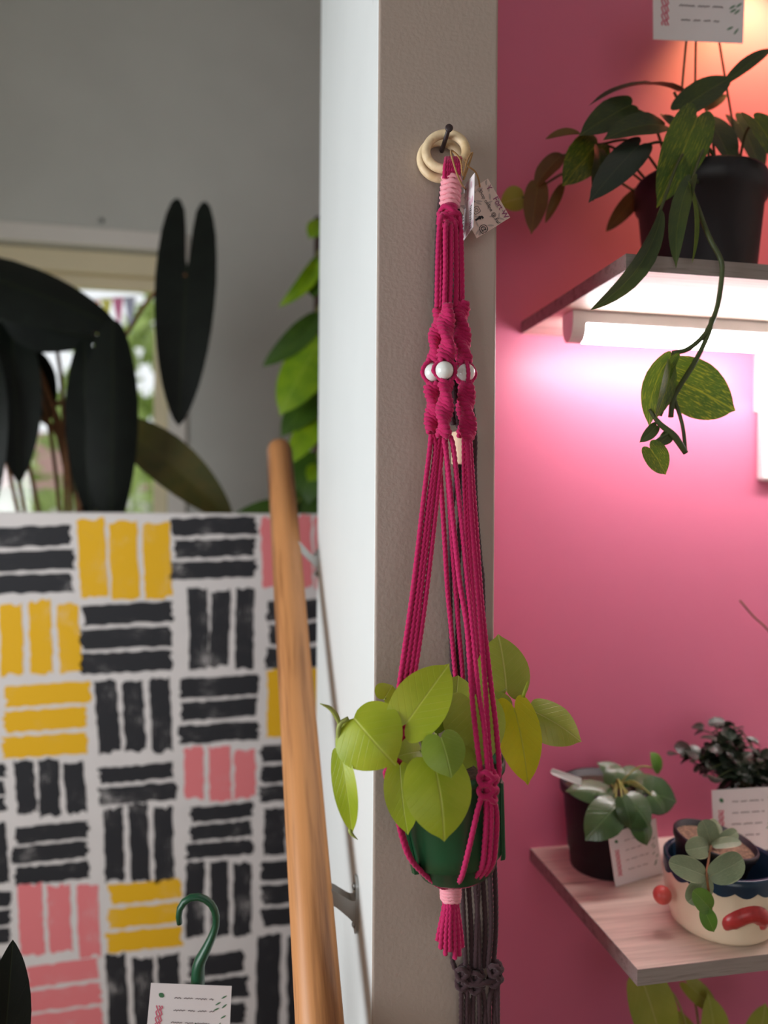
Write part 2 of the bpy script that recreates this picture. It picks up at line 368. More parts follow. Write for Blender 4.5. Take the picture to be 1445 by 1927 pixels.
# window wall with an opening
wr = P(352, 700, YB).x; wt = P(300, 440, YB).z; casw = 0.075; wl = -1.62
ox0, ox1, oz0, oz1 = wl, wr - casw, 0.85, wt - casw
b = B(); b.box((XL, YB, 0), (ox0, YB + 0.12, H)); b.box((ox1, YB, 0), (XR, YB + 0.12, H)); b.box((ox0, YB, oz1), (ox1, YB + 0.12, H)); b.box((ox0, YB, 0), (ox1, YB + 0.12, oz0))
structure(b.build('wall_back', M['backwall']))
win = structure(bpy.data.objects.new('window_1', None)); C.objects.link(win); win.location = ((ox0 + ox1) / 2, YB, oz0)
b = B(); b.box((ox1, YB - 0.022, oz0 - 0.08), (ox1 + casw, YB, oz1 + casw), 0.004); b.box((ox0 - casw, YB - 0.022, oz0 - 0.08), (ox0, YB, oz1 + casw), 0.004)
b.box((ox0, YB - 0.022, oz1), (ox1, YB, oz1 + casw), 0.004); b.build('casing', M['casing'], win)
sx0, sx1 = ox0 + 0.005, ox1 - 0.005
b = B(); b.box((sx0, YB + 0.03, oz1 - 0.10), (sx1, YB + 0.09, oz1 - 0.005), 0.006); b.box((sx0, YB + 0.05, oz1 - 0.16), (sx1, YB + 0.09, oz1 - 0.105), 0.006); b.build('head_frame', M['cream'], win)
b = B(); b.box((sx1 - 0.06, YB + 0.03, oz0), (sx1, YB + 0.09, oz1 - 0.16), 0.006); b.box((sx0, YB + 0.03, oz0), (sx0 + 0.06, YB + 0.09, oz1 - 0.16), 0.006); b.box((sx0, YB + 0.03, oz0), (sx1, YB + 0.09, oz0 + 0.07), 0.006); b.build('sash', M['cream'], win)
t = MT('window_glass', 0.05); t.n.remove(t.b); tr = t.node('ShaderNodeBsdfTransparent'); gl = t.node('ShaderNodeBsdfGlossy'); gl.inputs['Roughness'].default_value = 0.02
mx = t.node('ShaderNodeMixShader'); mx.inputs[0].default_value = 0.05; t.link(tr.outputs[0], mx.inputs[1]); t.link(gl.outputs[0], mx.inputs[2]); t.link(mx.outputs[0], t.out.inputs[0]); M['glass'] = t.m
B().box((sx0 + 0.06, YB + 0.058, oz0 + 0.07), (sx1 - 0.06, YB + 0.062, oz1 - 0.16)).build('pane', M['glass'], win)
b = B(); b.box((ox0 - 0.09, YB - 0.06, oz0 - 0.025), (ox1 + 0.09, YB + 0.03, oz0), 0.004); b.build('window_sill', M['casing'], win)
# left wall with the side window, shopfront behind the camera, right wall
b = B(); a0, a1, c0, c1 = -0.15, 1.25, 0.85, 2.25
b.box((XL - 0.1, YF, 0), (XL, a0, H)); b.box((XL - 0.1, a1, 0), (XL, YB, H)); b.box((XL - 0.1, a0, 0), (XL, a1, c0)); b.box((XL - 0.1, a0, c1), (XL, a1, H)); structure(b.build('wall_left', M['backwall']))
w2 = structure(bpy.data.objects.new('window_2', None)); C.objects.link(w2); w2.location = (XL, 0.55, c0)
b = B(); b.box((XL - 0.08, a0, c0), (XL - 0.02, a0 + 0.05, c1)); b.box((XL - 0.08, a1 - 0.05, c0), (XL - 0.02, a1, c1)); b.box((XL - 0.08, a0, c1 - 0.05), (XL - 0.02, a1, c1)); b.box((XL - 0.08, a0, c0), (XL - 0.02, a1, c0 + 0.05)); b.build('sash', M['cream'], w2)
B().box((XL - 0.052, a0 + 0.05, c0 + 0.05), (XL - 0.048, a1 - 0.05, c1 - 0.05)).build('pane', M['glass'], w2)
b = B(); b.box((XL, YF - 0.1, 0), (-1.35, YF, H)); b.box((0.65, YF - 0.1, 0), (XR, YF, H)); b.box((-1.35, YF - 0.1, 0), (0.65, YF, 0.8)); b.box((-1.35, YF - 0.1, 2.4), (0.65, YF, H)); structure(b.build('wall_front', M['backwall']))
B().box((-1.35, YF - 0.05, 0.8), (0.65, YF - 0.045, 2.4)).build('window_3', M['glass'])['kind'] = 'structure'
structure(B().box((XR, YF, 0), (XR + 0.1, YB, H)).build('wall_right', M['backwall']))

# outside the back window
structure(B().box((-14, YB + 0.4, -0.5), (10, 30, -0.45)).build('lawn', M['lawn']))
def shrub(x, y, h, label, seed):
    rnd = random.Random(seed); t = thing('garden_shrub', (x, y, -0.45), label, 'shrub', 'shrubs outside the window')
    v = []; f = []
    for i in range(500):
        a = rnd.uniform(0, 6.28); r = rnd.uniform(0.3, 1) ** 0.5 * h * 0.42; z = rnd.uniform(0.05, 1) * h; r *= math.sin(math.pi * min(0.97, z / h * 0.9 + 0.08)) 
        c = Vector((x + r * math.cos(a), y + r * math.sin(a), z - 0.45)); s = rnd.uniform(0.05, 0.12) * h * 0.6
        d1 = Vector((rnd.gauss(0, 1), rnd.gauss(0, 1), rnd.gauss(0, 1))).normalized() * s; d2 = Vector((rnd.gauss(0, 1), rnd.gauss(0, 1), rnd.gauss(0, 1))).normalized() * s * 0.5
        k = len(v); v += [c - d1, c + d2, c + d1, c - d2]; f.append((k, k + 1, k + 2, k + 3))
    tag(mobj('foliage', v, f, M['hedge'], t, False), kind='stuff')
    tube('trunk', [(x, y, -0.45), (x + 0.05, y, h * 0.5 - 0.45)], 0.05, M['brownstem'], t)
shrub(-0.85, 7.6, 3.0, 'pale green garden shrub seen at the right of the window', 3)
shrub(-3.4, 9.6, 2.0, 'low pale shrub outside the window, left of the taller one', 4)
shrub(-1.0, 12.2, 5.2, 'tall pale tree-like shrub furthest back outside the window', 6)
hs = thing('house', (-3.2, 17, -0.45), 'pale rendered house with a reddish roof far beyond the window', 'building')
B().box((-6.5, 16, -0.45), (-0.2, 20, 1.9)).build('house_wall', M['render'], hs)
B().prism([(-6.8, 15.7, 1.9), (-6.8, 20.3, 1.9), (-6.8, 18, 3.2)], (6.9, 0, 0)).build('house_roof', M['roof'], hs)
for wx in (-5.4, -3.6, -1.8): B().box((wx, 15.95, 0.5), (wx + 0.8, 16.02, 1.4)).build('house_window', M['greyink'], hs)

# bunting in the window
bt = thing('bunting', P(200, 560, YB - 0.03), 'small string of coloured paper flags at the top of the window', 'bunting')
tube('string', ppath([(120, 572, YB - 0.03), (180, 562, YB - 0.03), (262, 558, YB - 0.03)]), 0.002, M['paper'], bt, 5)
for i, (u, v, c) in enumerate([(158, 570, lin(70, 190, 110)), (178, 566, lin(240, 160, 120)), (200, 563, lin(240, 230, 130)), (222, 561, lin(240, 140, 190)), (244, 560, lin(190, 190, 225))]):
    t = MT('flag_paper_%d' % i, 0.8); t.color(c); tr = t.node('ShaderNodeBsdfTranslucent'); tr.inputs[0].default_value = c; mx = t.node('ShaderNodeMixShader'); mx.inputs[0].default_value = 0.6
    t.link(t.b.outputs[0], mx.inputs[1]); t.link(tr.outputs[0], mx.inputs[2]); t.link(mx.outputs[0], t.out.inputs[0]); m = t.m
    a = P(u - 11, v, YB - 0.03); bb = P(u + 11, v - 1, YB - 0.03); cc = P(u + 2, v + 62 + 12 * math.sin(i * 2.1), YB - 0.035)
    mobj('flag', [a, bb, cc], [(0, 1, 2)], m, bt, False)
sc_ = P(190, 415, YB - 0.004); tag(B().lathe([(0.012, 0), (0.012, 0.004), (0.006, 0.008)], 12, sc_, Matrix.Rotation(math.pi / 2, 3, 'X')).build('wall_screw', M['steel'], None, True), 'small screw head in the grey wall above the window', 'screw')

# ------------------------------------------------------------------ painted panel
YPN = 2.0
pa = P(-230, 970, YPN); pb = P(700, 962, YPN); ztop = P(300, 965, YPN).z
pn = thing('painted_panel', (pa.x, YPN, 0), 'white screen panel painted with blocks of black, yellow and pink brush strokes', 'panel')
M['panelwhite'] = noisy('panel_canvas', lin(214, 208, 206), 0.75, 0.03, 14, bump=0.2, bscale=400)
B().box((pa.x, YPN, 0.0), (pb.x, YPN + 0.03, ztop), 0.003).build('board', M['panelwhite'], pn)
def strokemat(name, c):
    t = MT(name, 0.7, 0.3); uv = t.coords('UV', (2.0, 16, 1)); n = t.noise(uv, 3.0, 6, 0.7)
    uv2 = t.coords('Object', (1, 1, 1)); n2 = t.noise(uv2, 11.0, 3)
    fac = t.ramp(t.math('ADD', t.math('MULTIPLY', n, 0.55), t.math('MULTIPLY', n2, 0.45)), [(0.57, (0, 0, 0, 1)), (0.65, (0.85, 0.85, 0.85, 1))])
    t.color(t.mix(fac, c, lin(206, 200, 198))); return t.m
ST = {'k': strokemat('black_brush_paint', lin(40, 40, 44)), 'y': strokemat('yellow_brush_paint', lin(226, 174, 28)), 'p': strokemat('pink_brush_paint', lin(224, 124, 128))}
def stroke(p00, p10, p11, p01, col, horiz, seed):
    """ragged brush stroke between four corner pixels (tl, tr, br, bl)"""
    rnd = random.Random(seed); nu, nv = 14, 6; pts = []; q = lambda a, b, t: (a[0] + (b[0] - a[0]) * t, a[1] + (b[1] - a[1]) * t)
    def at(s, t):
        a = q(p00, p10, s); bb = q(p01, p11, s); return q(a, bb, t)
    jit = [rnd.uniform(-2.2, 2.2) for _ in range(40)]; v = []; uv = []; f = []
    for j in range(nv + 1):
        for i in range(nu + 1):
            u, w = at(i / nu, j / nv) if horiz else at(j / nv, i / nu)
            e_end = 1 if i in (0, nu) else 0; e_side = 1 if j in (0, nv) else 0
            du = rnd.uniform(-4.5, 4.5) * e_end; dv = (jit[i] * 0.8 + rnd.uniform(-0.5, 0.5)) * e_side
            if not horiz: du, dv = dv, du
            p = P(u + du, w + dv, YPN - 0.0006); v.append(p); uv.append((i / nu, j / nv + seed * 0.37))
    for j in range(nv):
        for i in range(nu): k = j * (nu + 1) + i; f.append((k, k + 1, k + nu + 2, k + nu + 1))
    mobj('brush_stroke', v, f, ST[col], pn, False, uv)
BL = [(-60, 988, 135, 1122, 'h', 'k', 3), (-5, 1135, 152, 1268, 'v', 'y', 3), (8, 1282, 163, 1428, 'h', 'y', 3), (22, 1432, 160, 1532, 'v', 'k', 3), (25, 1547, 166, 1662, 'h', 'k', 3), (28, 1668, 192, 1795, 'v', 'p', 3), (52, 1808, 188, 1945, 'h', 'p', 3),
      (-150, 1135, -18, 1268, 'h', 'k', 3), (-140, 1290, -6, 1425, 'v', 'k', 3), (-120, 1440, 9, 1535, 'h', 'k', 3), (-110, 1550, 13, 1662, 'v', 'k', 3), (-110, 1680, 14, 1785, 'h', 'k', 3), (-100, 1800, 30, 1940, 'v', 'k', 3), (-200, 988, -75, 1122, 'v', 'p', 3),
      (138, 980, 325, 1122, 'v', 'y', 3), (152, 1132, 322, 1268, 'h', 'k', 3), (172, 1280, 325, 1415, 'v', 'k', 3), (190, 1436, 328, 1512, 'h', 'k', 2), (188, 1516, 330, 1655, 'v', 'k', 3), (202, 1655, 335, 1790, 'h', 'y', 3), (192, 1800, 342, 1945, 'v', 'k', 3),
      (325, 970, 478, 1092, 'h', 'k', 3), (350, 1108, 482, 1255, 'v', 'k', 3), (337, 1270, 482, 1400, 'h', 'k', 3), (340, 1408, 485, 1505, 'v', 'p', 3), (354, 1512, 472, 1615, 'h', 'k', 3), (347, 1625, 479, 1756, 'v', 'k', 3), (352, 1790, 462, 1935, 'h', 'k', 3),
      (487, 974, 622, 1105, 'v', 'p', 4), (500, 1125, 660, 1258, 'h', 'k', 3), (498, 1260, 660, 1380, 'v', 'y', 3), (490, 1395, 650, 1508, 'h', 'k', 3), (492, 1520, 640, 1602, 'v', 'k', 3), (495, 1612, 650, 1742, 'h', 'k', 3), (480, 1760, 640, 1945, 'v', 'k', 3)]
for y in range(3):
    for x in range(5): BL.append((-100 + x * 148, 1958 + y * 140, 30 + x * 148, 2085 + y * 140, 'hv'[(x + y) % 2], 'kkypkkk'[(x * 3 + y * 2) % 7], 3))
sd = 0
for (u0, v0, u1, v1, d, c, n) in BL:
    rnd = random.Random(sd + 99)
    tilt = -(0.035 + 0.10 * max(0, (v0 - 970)) / 950)                 # rows climb to the right as they do on the panel
    for i in range(n):
        sd += 1; g = 0.09
        if d == 'h':
            h = (v1 - v0) / n; a0 = v0 + i * h + h * g * rnd.uniform(0.6, 1.2); a1 = v0 + (i + 1) * h - h * g * rnd.uniform(0.6, 1.3); k = tilt * (u1 - u0) / 2
            e0, e1 = rnd.uniform(-5, 5), rnd.uniform(-5, 5)
            stroke((u0 + e0, a0 - k), (u1 + e1, a0 + k), (u1 + e1 + 2, a1 + k), (u0 + e0 + 2, a1 - k), c, True, sd)
        else:
            w = (u1 - u0) / n; a0 = u0 + i * w + w * g * rnd.uniform(0.7, 1.5); a1 = u0 + (i + 1) * w - w * g * rnd.uniform(0.7, 1.5); lean = rnd.uniform(2, 9) if u0 < 330 else rnd.uniform(-3, 4)
            e0, e1 = rnd.uniform(-5, 5), rnd.uniform(-5, 5)
            stroke((a0, v0 + e0 + 3), (a1, v0 + e0 - 2), (a1 + lean, v1 + e1 - 2), (a0 + lean, v1 + e1 + 3), c, False, sd)

# ------------------------------------------------------------------ handrail on the white face of the partition
XRL = P(585, 1690, 1.0).x
ra = PX(525, 838, XRL); rb = PX(585, 1690, XRL); rdir = (ra - rb).normalized(); r0 = rb - rdir * 0.40
hr = thing('handrail', r0, 'round varnished wooden handrail rising along the white side of the partition', 'handrail')
L = (ra - r0).length; R = 0.0285
prof = [(R * 0.55, 0), (R * 0.9, 0.004), (R, 0.012)] + [(R, 0.012 + (L - 0.045) * k / 10) for k in range(1, 11)] + [(R * 0.97, L - 0.018), (R * 0.84, L - 0.007), (R * 0.55, L - 0.001), (R * 0.2, L)]
o = B().lathe(prof, 28).build('rail', M['rail'], None, True); o.parent = hr; o.rotation_euler = rdir.to_track_quat('Z', 'X').to_euler()
def bracket(pc, ymid, half, arm):
    """steel bracket: wall plate, curved arm up to the rail, three screws; all under the handrail"""
    c = Vector((X0, ymid, pc.z)); zc = pc.z
    poly = []
    for i in range(17):
        a = math.pi * i / 16; poly.append(Vector((X0, ymid + 0.0125 * math.cos(a), zc + half - 0.0125 + 0.0125 * math.sin(a))))
    for i in range(17):
        a = math.pi + math.pi * i / 16; poly.append(Vector((X0, ymid + 0.0125 * math.cos(a), zc - half + 0.0125 + 0.0125 * math.sin(a))))
    pl = B().prism(poly, (-0.004, 0, 0)).build('bracket_plate', M['steel'], hr)
    for dz in (half * 0.62, half * 0.05, -half * 0.7):
        B().lathe([(0.005, 0), (0.0045, 0.0018), (0.0025, 0.003), (0.0005, 0.0035)], 12, (X0 - 0.004, ymid, zc + dz), Matrix.Rotation(-math.pi / 2, 3, 'Y')).build('screw', M['steel'], pl, True)
    q, _ = resample([tuple(P(u, v, ymid)) for u, v in arm], 0.003, True)
    B().prism([(x, ymid - 0.011, z) for x, y, z in q[:-1]], (0, 0.022, 0)).build('bracket_arm', M['steel'], hr)
zr1 = rb.z + (0.998 - rb.y) * rdir.z / rdir.y
bracket(PX(676, 1712, X0), 1.006, 0.038, [(676, 1690), (660, 1688), (642, 1678), (626, 1669), (604, 1664), (600, 1688), (627, 1698), (650, 1716), (675, 1736)])
bracket(PX(602, 1062, X0), 1.503, 0.028, [(601, 1046), (588, 1045), (575, 1032), (562, 1019), (549, 1016), (547, 1028), (560, 1032), (577, 1051), (601, 1070)])

# ------------------------------------------------------------------ shelves and tube light
def shelf(x0, yf, ztop_, thick, label):
    t = thing('wall_shelf', (x0, Y1, ztop_ - thick), label, 'shelf')
    B().box((x0, yf, ztop_ - thick), (XR - 0.02, Y1, ztop_)).build('board', M['shelf'], t)
    B().box((x0 - 0.0012, yf - 0.0012, ztop_ - thick), (XR - 0.02, yf, ztop_)).build('front_edge', M['shelfedge'], t)
    B().box((x0 - 0.0012, yf, ztop_ - thick), (x0, Y1, ztop_)).build('end_edge', M['shelfedge'], t)
    for bx in (x0 + 0.45, x0 + 1.2):
        b = B(); b.box((bx, Y1 - 0.006, ztop_ - thick - 0.12), (bx + 0.025, Y1, ztop_ - thick)); b.prism([(bx + 0.010, Y1, ztop_ - thick), (bx + 0.010, Y1 - 0.15, ztop_ - thick), (bx + 0.010, Y1, ztop_ - thick - 0.11)], (0.004, 0, 0)); b.build('bracket', M['plasticwhite'], t)
    return t
YS = 0.893
zs_up = P(1194, 479, YS).z; x_up = (P(1194, 495, YS).x + P(970, 625, Y1).x) / 2
zs_lo = P(1212, 1823, YS).z; x_lo = (P(1212, 1823, YS).x + P(989, 1580, Y1).x) / 2
shelf(x_up, YS, zs_up, 0.0205, 'upper oak shelf with the tube light under it')
shelf(x_lo, YS, zs_lo, 0.0205, 'lower pale oak shelf carrying the ceramic pot and the black pot')
zs_b = zs_lo - 0.46
shelf(x_lo + 0.02, YS + 0.02, zs_b, 0.0205, 'lowest shelf, under the one with the ceramic pot')
zu = zs_up - 0.0205; YT = 1.10; xt = P(1068, 600, YT).x
tl = thing('tube_light', (xt, YT, zu), 'white tube light with a ribbed diffuser under the upper shelf', 'light')
x2 = XR - 0.1
B().box((xt + 0.004, YT - 0.018, zu - 0.020), (x2, YT + 0.018, zu), 0.002).build('housing', M['plasticwhite'], tl)
prof = [(YT + 0.017 * math.cos(a), zu - 0.020 + 0.026 * math.sin(a)) for a in np.linspace(math.pi, 2 * math.pi, 13)]
TUBE = emit('tube_diffuser', (1.0, 0.94, 0.94, 1), 36.0)
v = [(xt + 0.022, y, z) for y, z in prof] + [(x2, y, z) for y, z in prof]; n = len(prof)
mobj('diffuser', v, [(i, i + 1, n + i + 1, n + i) for i in range(n - 1)] + [tuple(range(n)), tuple(range(2 * n - 1, n - 1, -1)), (0, n, 2 * n - 1, n - 1)], TUBE, tl)
v = [(xt, YT + 0.0185 * math.cos(a), zu - 0.019 + 0.0275 * math.sin(a)) for a in np.linspace(math.pi, 2 * math.pi, 13)]; v += [(YT, YT, zu)][:0]
B().prism([(xt, YT - 0.019, zu - 0.001)] + v + [(xt, YT + 0.019, zu - 0.001)], (0.022, 0, 0)).build('end_cap', M['plasticwhite'], tl)
# warm lamp on the pink wall beyond the right edge of the picture
lp = P(1530, -230, 1.13); la = P(1400, 230, Y1); ld = (la - lp).normalized(); lq = ld.to_track_quat('Z', 'Y').to_matrix()
wl_ = thing('wall_lamp', (lp.x, Y1, lp.z), 'warm spot lamp on the pink wall above the upper shelf', 'lamp')
B().lathe([(0.03, 0), (0.03, 0.008), (0.008, 0.012), (0.008, Y1 - lp.y)], 20, (lp.x, Y1, lp.z), Matrix.Rotation(math.pi / 2, 3, 'X')).build('arm', M['plasticwhite'], wl_, True)
B().lathe([(0.012, -0.06), (0.02, -0.055), (0.024, -0.03), (0.034, 0.02), (0.032, 0.02), (0.020, -0.02)], 24, lp, lq).build('lamp_shade', M['plasticwhite'], wl_, True)
B().lathe([(0.008, -0.018), (0.016, -0.01), (0.018, 0), (0.012, 0.008), (0.002, 0.011)], 20, lp, lq).build('bulb', emit('warm_bulb', (1.0, 0.55, 0.2, 1), 20.0), wl_, True)
sl = bpy.data.lights.new('warm_spot', 'SPOT'); sl.energy = 24; sl.color = (1.0, 0.54, 0.19); sl.spot_size = math.radians(74); sl.spot_blend = 1.0; sl.shadow_soft_size = 0.02
so = bpy.data.objects.new('warm_spot', sl); C.objects.link(so); so.location = lp + ld * 0.024; so.rotation_euler = ld.to_track_quat('-Z', 'Y').to_euler()
# white strip on the wall at the right margin
wp = P(1432, 668, Y1 - 0.012); wq = P(1432, 905, Y1 - 0.012)
ws = thing('power_strip', (wp.x, Y1, wq.z), 'white plastic strip fixed to the pink wall beneath the tube light', 'power strip')
B().box((wp.x, Y1 - 0.02, wq.z), (wp.x + 0.06, Y1, wp.z), 0.004).build('body', M['plasticwhite'], ws)
for k in (0.12, 0.36, 0.6, 0.84): B().box((wp.x + 0.015, Y1 - 0.0215, wq.z + (wp.z - wq.z) * k), (wp.x + 0.045, Y1 - 0.0195, wq.z + (wp.z - wq.z) * k + 0.022), 0.0004).build('socket', M['casing'], ws)

# ------------------------------------------------------------------ nail and the two macrame hangers
nb, nh = P(831, 284, Y0), P(845, 241, 0.845)
nl = thing('iron_nail', nb, 'dark iron nail holding the wooden rings on the taupe wall', 'nail')
nd = (nh - nb).normalized(); nq = nd.to_track_quat('Z', 'Y').to_matrix(); ln = (nh - nb).length
B().lathe([(0.0026, -0.012), (0.0028, 0), (0.0026, ln - 0.002)], 10, nb, nq).build('shank', M['iron'], nl, True)
B().lathe([(0.0026, ln - 0.0025), (0.0044, ln - 0.0012), (0.0046, ln + 0.0006), (0.0034, ln + 0.0014), (0.001, ln + 0.0017)], 12, nb, nq).build('head', M['iron'], nl, True)
def ring(parent, c, nrm, Rm, r):
    q = Vector(nrm).to_track_quat('Z', 'Y').to_matrix()
    v, f = sweep([c + q @ Vector((Rm * math.cos(a), Rm * math.sin(a), 0)) for a in np.linspace(0, 2 * math.pi, 40, endpoint=False)], r, 0.002, n=16, closed=True)
    return mobj('wooden_ring', v, f, M['ring'], parent)
RC = 0.0031                                             # cord radius
mh = thing('macrame_hanger', P(848, 1800, 0.815), 'magenta macrame plant hanger with white beads and pale pink wraps', 'plant hanger')
rc1 = P(839, 285, 0.868); ring(mh, rc1, (-0.25, -1, 0.22), 37.5 * mpp(rc1), 8.6 * mpp(rc1))
# loop of cords over the ring
for i in range(7):
    k = i / 6; u = 838 + 26 * k
    rope('cord', ppath([(u - 2 + 2 * (i % 2), 336, 0.851), (u - 1, 316, 0.8475), (u + 1, 302 + 6 * abs(k - 0.5), 0.8505), (u + 2, 298, 0.862), (u + 1, 310, 0.876), (u - 2, 338, 0.872)]), 0.0027, M['cord'], mh, n=9)
def wrap(u0, v0, u1, v1, y, rad, turns, mat, r, name='gathering_wrap'):
    a = P(u0, v0, y); bq = P(u1, v1, y); pts = []
    ax = (bq - a); n = turns * 16
    for i in range(n + 1):
        t = i / n; th = 2 * math.pi * turns * t; c = a + ax * t; bul = 1 + 0.07 * math.sin(math.pi * t)
        pts.append(c + Vector((rad * bul * math.cos(th), rad * bul * math.sin(th), 0.0008 * math.sin(3 * th))))
    v, f = sweep(pts, r, r * 0.7, 3, 0.22, r * 7, 10); bb = B(); bb.v = [Vector(x) for x in v]; bb.f = f
    q = ax.to_track_quat('Z', 'Y').to_matrix(); bb.lathe([(rad, 0), (rad, ax.length)], 20, a, q)
    return bb.build(name, mat, mh, True)
wrap(850, 331, 846, 388, 0.858, 0.0092, 6, M['palecord'], 0.0034)
def knot_ring(bb, c, T, E1, a, b_, tilt, r=0.0027, n=8):
    E2 = T.cross(E1); pts = [c + E1 * (a * math.cos(p)) + E2 * (b_ * math.sin(p)) + T * (tilt * a * math.sin(p) * math.cos(p) * 1.6 + 0.12 * a * math.cos(p)) for p in np.linspace(0, 2 * math.pi, 14, endpoint=False)]
    v, f = sweep(pts, r, r * 0.75, 3, 0.22, r * 6.5, n, True); bb.add(v, f)
def sinnet(parent, pts, mat, phase=0.0, a=0.0080, b_=0.0030, half=0.034, lead=0.0165, r=0.0035, name='spiral_knot'):
    """half-knot sinnet: three cords coiled round a flat section that itself turns"""
    pp, L = resample(pts, 0.0006); bb = B(); n = len(pp)
    for st_ in range(3):
        path = []
        for i in range(n):
            s_ = L * i / (n - 1); c = Vector(pp[i]); th = phase + math.pi * s_ / half; p = 2 * math.pi * (s_ / lead + st_ / 3)
            e1 = Vector((math.cos(th), math.sin(th), 0)); e2 = Vector((-math.sin(th), math.cos(th), 0)); k = min(1, 0.55 + 5 * min(s_, L - s_) / 0.03)
            path.append(c + e1 * (a * k * math.cos(p)) + e2 * (b_ * math.sin(p)) + Vector((0, 0, 0.0011 * math.sin(2 * p))))
        v, f = sweep(path[::2], r, r * 0.7, 3, 0.19, r * 6, 14); bb.add(v, f)
    v, f = sweep([Vector(x) for x in pp[::6]], b_ * 1.2, 0.003, n=8); bb.add(v, f)
    return bb.build(name, mat, parent, True)
# crown knot under the wrap
bb = B()
for i in range(5):
    c = P(846 - i * 0.5, 400 + i * 8.5, 0.852); knot_ring(bb, c, V(0, 0, -1), V(1, 0.1, 0).normalized(), 0.0105 + 0.0018 * math.sin(i), 0.0085, 0.4 * (-1) ** i, 0.0037, 10)
v, f = sweep(ppath([(847, 388, 0.854), (845, 440, 0.850)]), 0.009, 0.004, n=12); bb.add(v, f); bb.build('crown_knot', M['cord'], mh, True)
rope('cord', ppath([(832, 405, 0.841), (827, 425, 0.838), (824, 480, 0.838), (822, 578, 0.838)]), RC, M['cord'], mh)
for (a_, b2, y_) in [((838, 432), (836, 580), 0.8345), ((849, 436), (846, 580), 0.836), ((857, 430), (858, 578), 0.839), ((866, 420), (870, 578), 0.845), ((829, 440), (829, 585), 0.846), ((843, 440), (842, 585), 0.848), ((861, 440), (864, 580), 0.852)]:
    rope('cord', ppath([(847 + (a_[0] - 847) * 0.6, a_[1] - 14, y_ + 0.006), (a_[0], a_[1], y_), ((a_[0] + b2[0]) / 2 + 1, (a_[1] + b2[1]) / 2, y_), (b2[0], b2[1], y_)]), RC, M['cord'], mh)
COLS = {'front': [(842, 574, .832), (839, 612, .829), (841, 650, .828), (838, 678, .826), (836, 697, .825), (839, 716, .826), (838, 750, .827), (836, 780, .827), (834, 822, .827)],
        'left': [(828, 582, .845), (824, 620, .845), (819, 655, .845), (816, 680, .844), (815, 701, .844), (815, 720, .844), (813, 750, .844), (815, 780, .845), (811, 815, .846)],
        'right': [(867, 568, .842), (868, 605, .841), (871, 645, .840), (876, 682, .839), (877, 701, .839), (878, 720, .839), (878, 752, .839), (880, 785, .840), (881, 826, .841)],
        'back': [(856, 575, .856), (860, 620, .860), (866, 660, .864), (872, 682, .866), (875, 703, .866), (875, 722, .866), (874, 755, .866), (874, 785, .866), (874, 822, .866)]}
PH = {'front': 0.9, 'left': 0.2, 'right': 2.4, 'back': 1.2}
for key, c in COLS.items():
    sinnet(mh, ppath(c[:4]), M['cord'], PH[key]); sinnet(mh, ppath(c[5:]), M['cord'], PH[key] + 2.2)
    bc = P(*c[4]); br = 0.0102
    B().lathe([(0.0016, -br * 0.98)] + [(br * math.cos(t), br * math.sin(t)) for t in np.linspace(-1.35, 1.35, 15)] + [(0.0016, br * 0.98)], 24, bc).build('bead', M['bead'], mh, True)
    sg = [(-1, 0.15), (1, -0.1)] if key != 'right' else [(-0.1, -1), (-0.4, 1)]
    for dx, dy in sg:
        d = Vector((dx, dy, 0)).normalized(); p0 = P(*c[3]); p1 = P(*c[5])
        rope('cord', [p0 + d * 0.005, p0 + d * 0.010 + V(0, 0, -0.004), bc + d * (br + 0.0022), p1 + d * 0.009 + V(0, 0, 0.004), p1 + d * 0.005], 0.0026, M['cord'], mh, n=9)
# long cords down to the basket
def yl(v, a, b): return a + (b - a) * (v - 825) / 635.0
def cordpx(pts, a, b): return rope('cord', [P(u, v, yl(v, a, b)) for u, v in pts], RC, M['cord'], mh)
for pts in ([(811, 818), (808, 850), (797, 940), (777, 1110), (757, 1250), (738, 1390), (736, 1440)], [(815, 818), (819, 850), (806, 950), (785, 1120), (766, 1250), (744, 1390), (740, 1445)],
            [(831, 818), (824, 842), (814, 930), (795, 1090), (775, 1250), (750, 1395), (744, 1445)], [(833, 822), (830, 860), (823, 930), (804, 1100), (783, 1250), (757, 1395), (747, 1440)]):
    cordpx(pts, 0.838, 0.782)
for pts, a, b in (([(835, 822), (843, 880), (853, 985), (865, 1095), (879, 1185), (890, 1330), (905, 1456), (912, 1480)], .829, .754), ([(838, 820), (851, 832), (862, 925), (874, 1040), (888, 1180), (900, 1300), (911, 1370), (918, 1456), (918, 1480)], .828, .752),
                  ([(880, 825), (883, 880), (889, 985), (897, 1080), (905, 1180), (913, 1292), (920, 1404), (925, 1453), (922, 1480)], .838, .757), ([(884, 822), (889, 900), (897, 1010), (904, 1110), (911, 1180), (924, 1292), (933, 1367), (939, 1450), (930, 1478)], .842, .757)):
    cordpx(pts, a, b)
for pts, a, b in (([(822, 822), (829, 900), (836, 1010), (842, 1110), (849, 1185), (858, 1290), (862, 1400)], .848, .884), ([(838, 824), (842, 890), (849, 1000), (857, 1110), (863, 1185), (871, 1290), (868, 1400)], .846, .884),
                  ([(873, 822), (874, 900), (880, 1040), (886, 1160), (893, 1290), (890, 1400)], .858, .884), ([(877, 824), (879, 900), (884, 1030), (895, 1180), (903, 1300), (899, 1400)], .856, .884)):
    cordpx(pts, a, b)
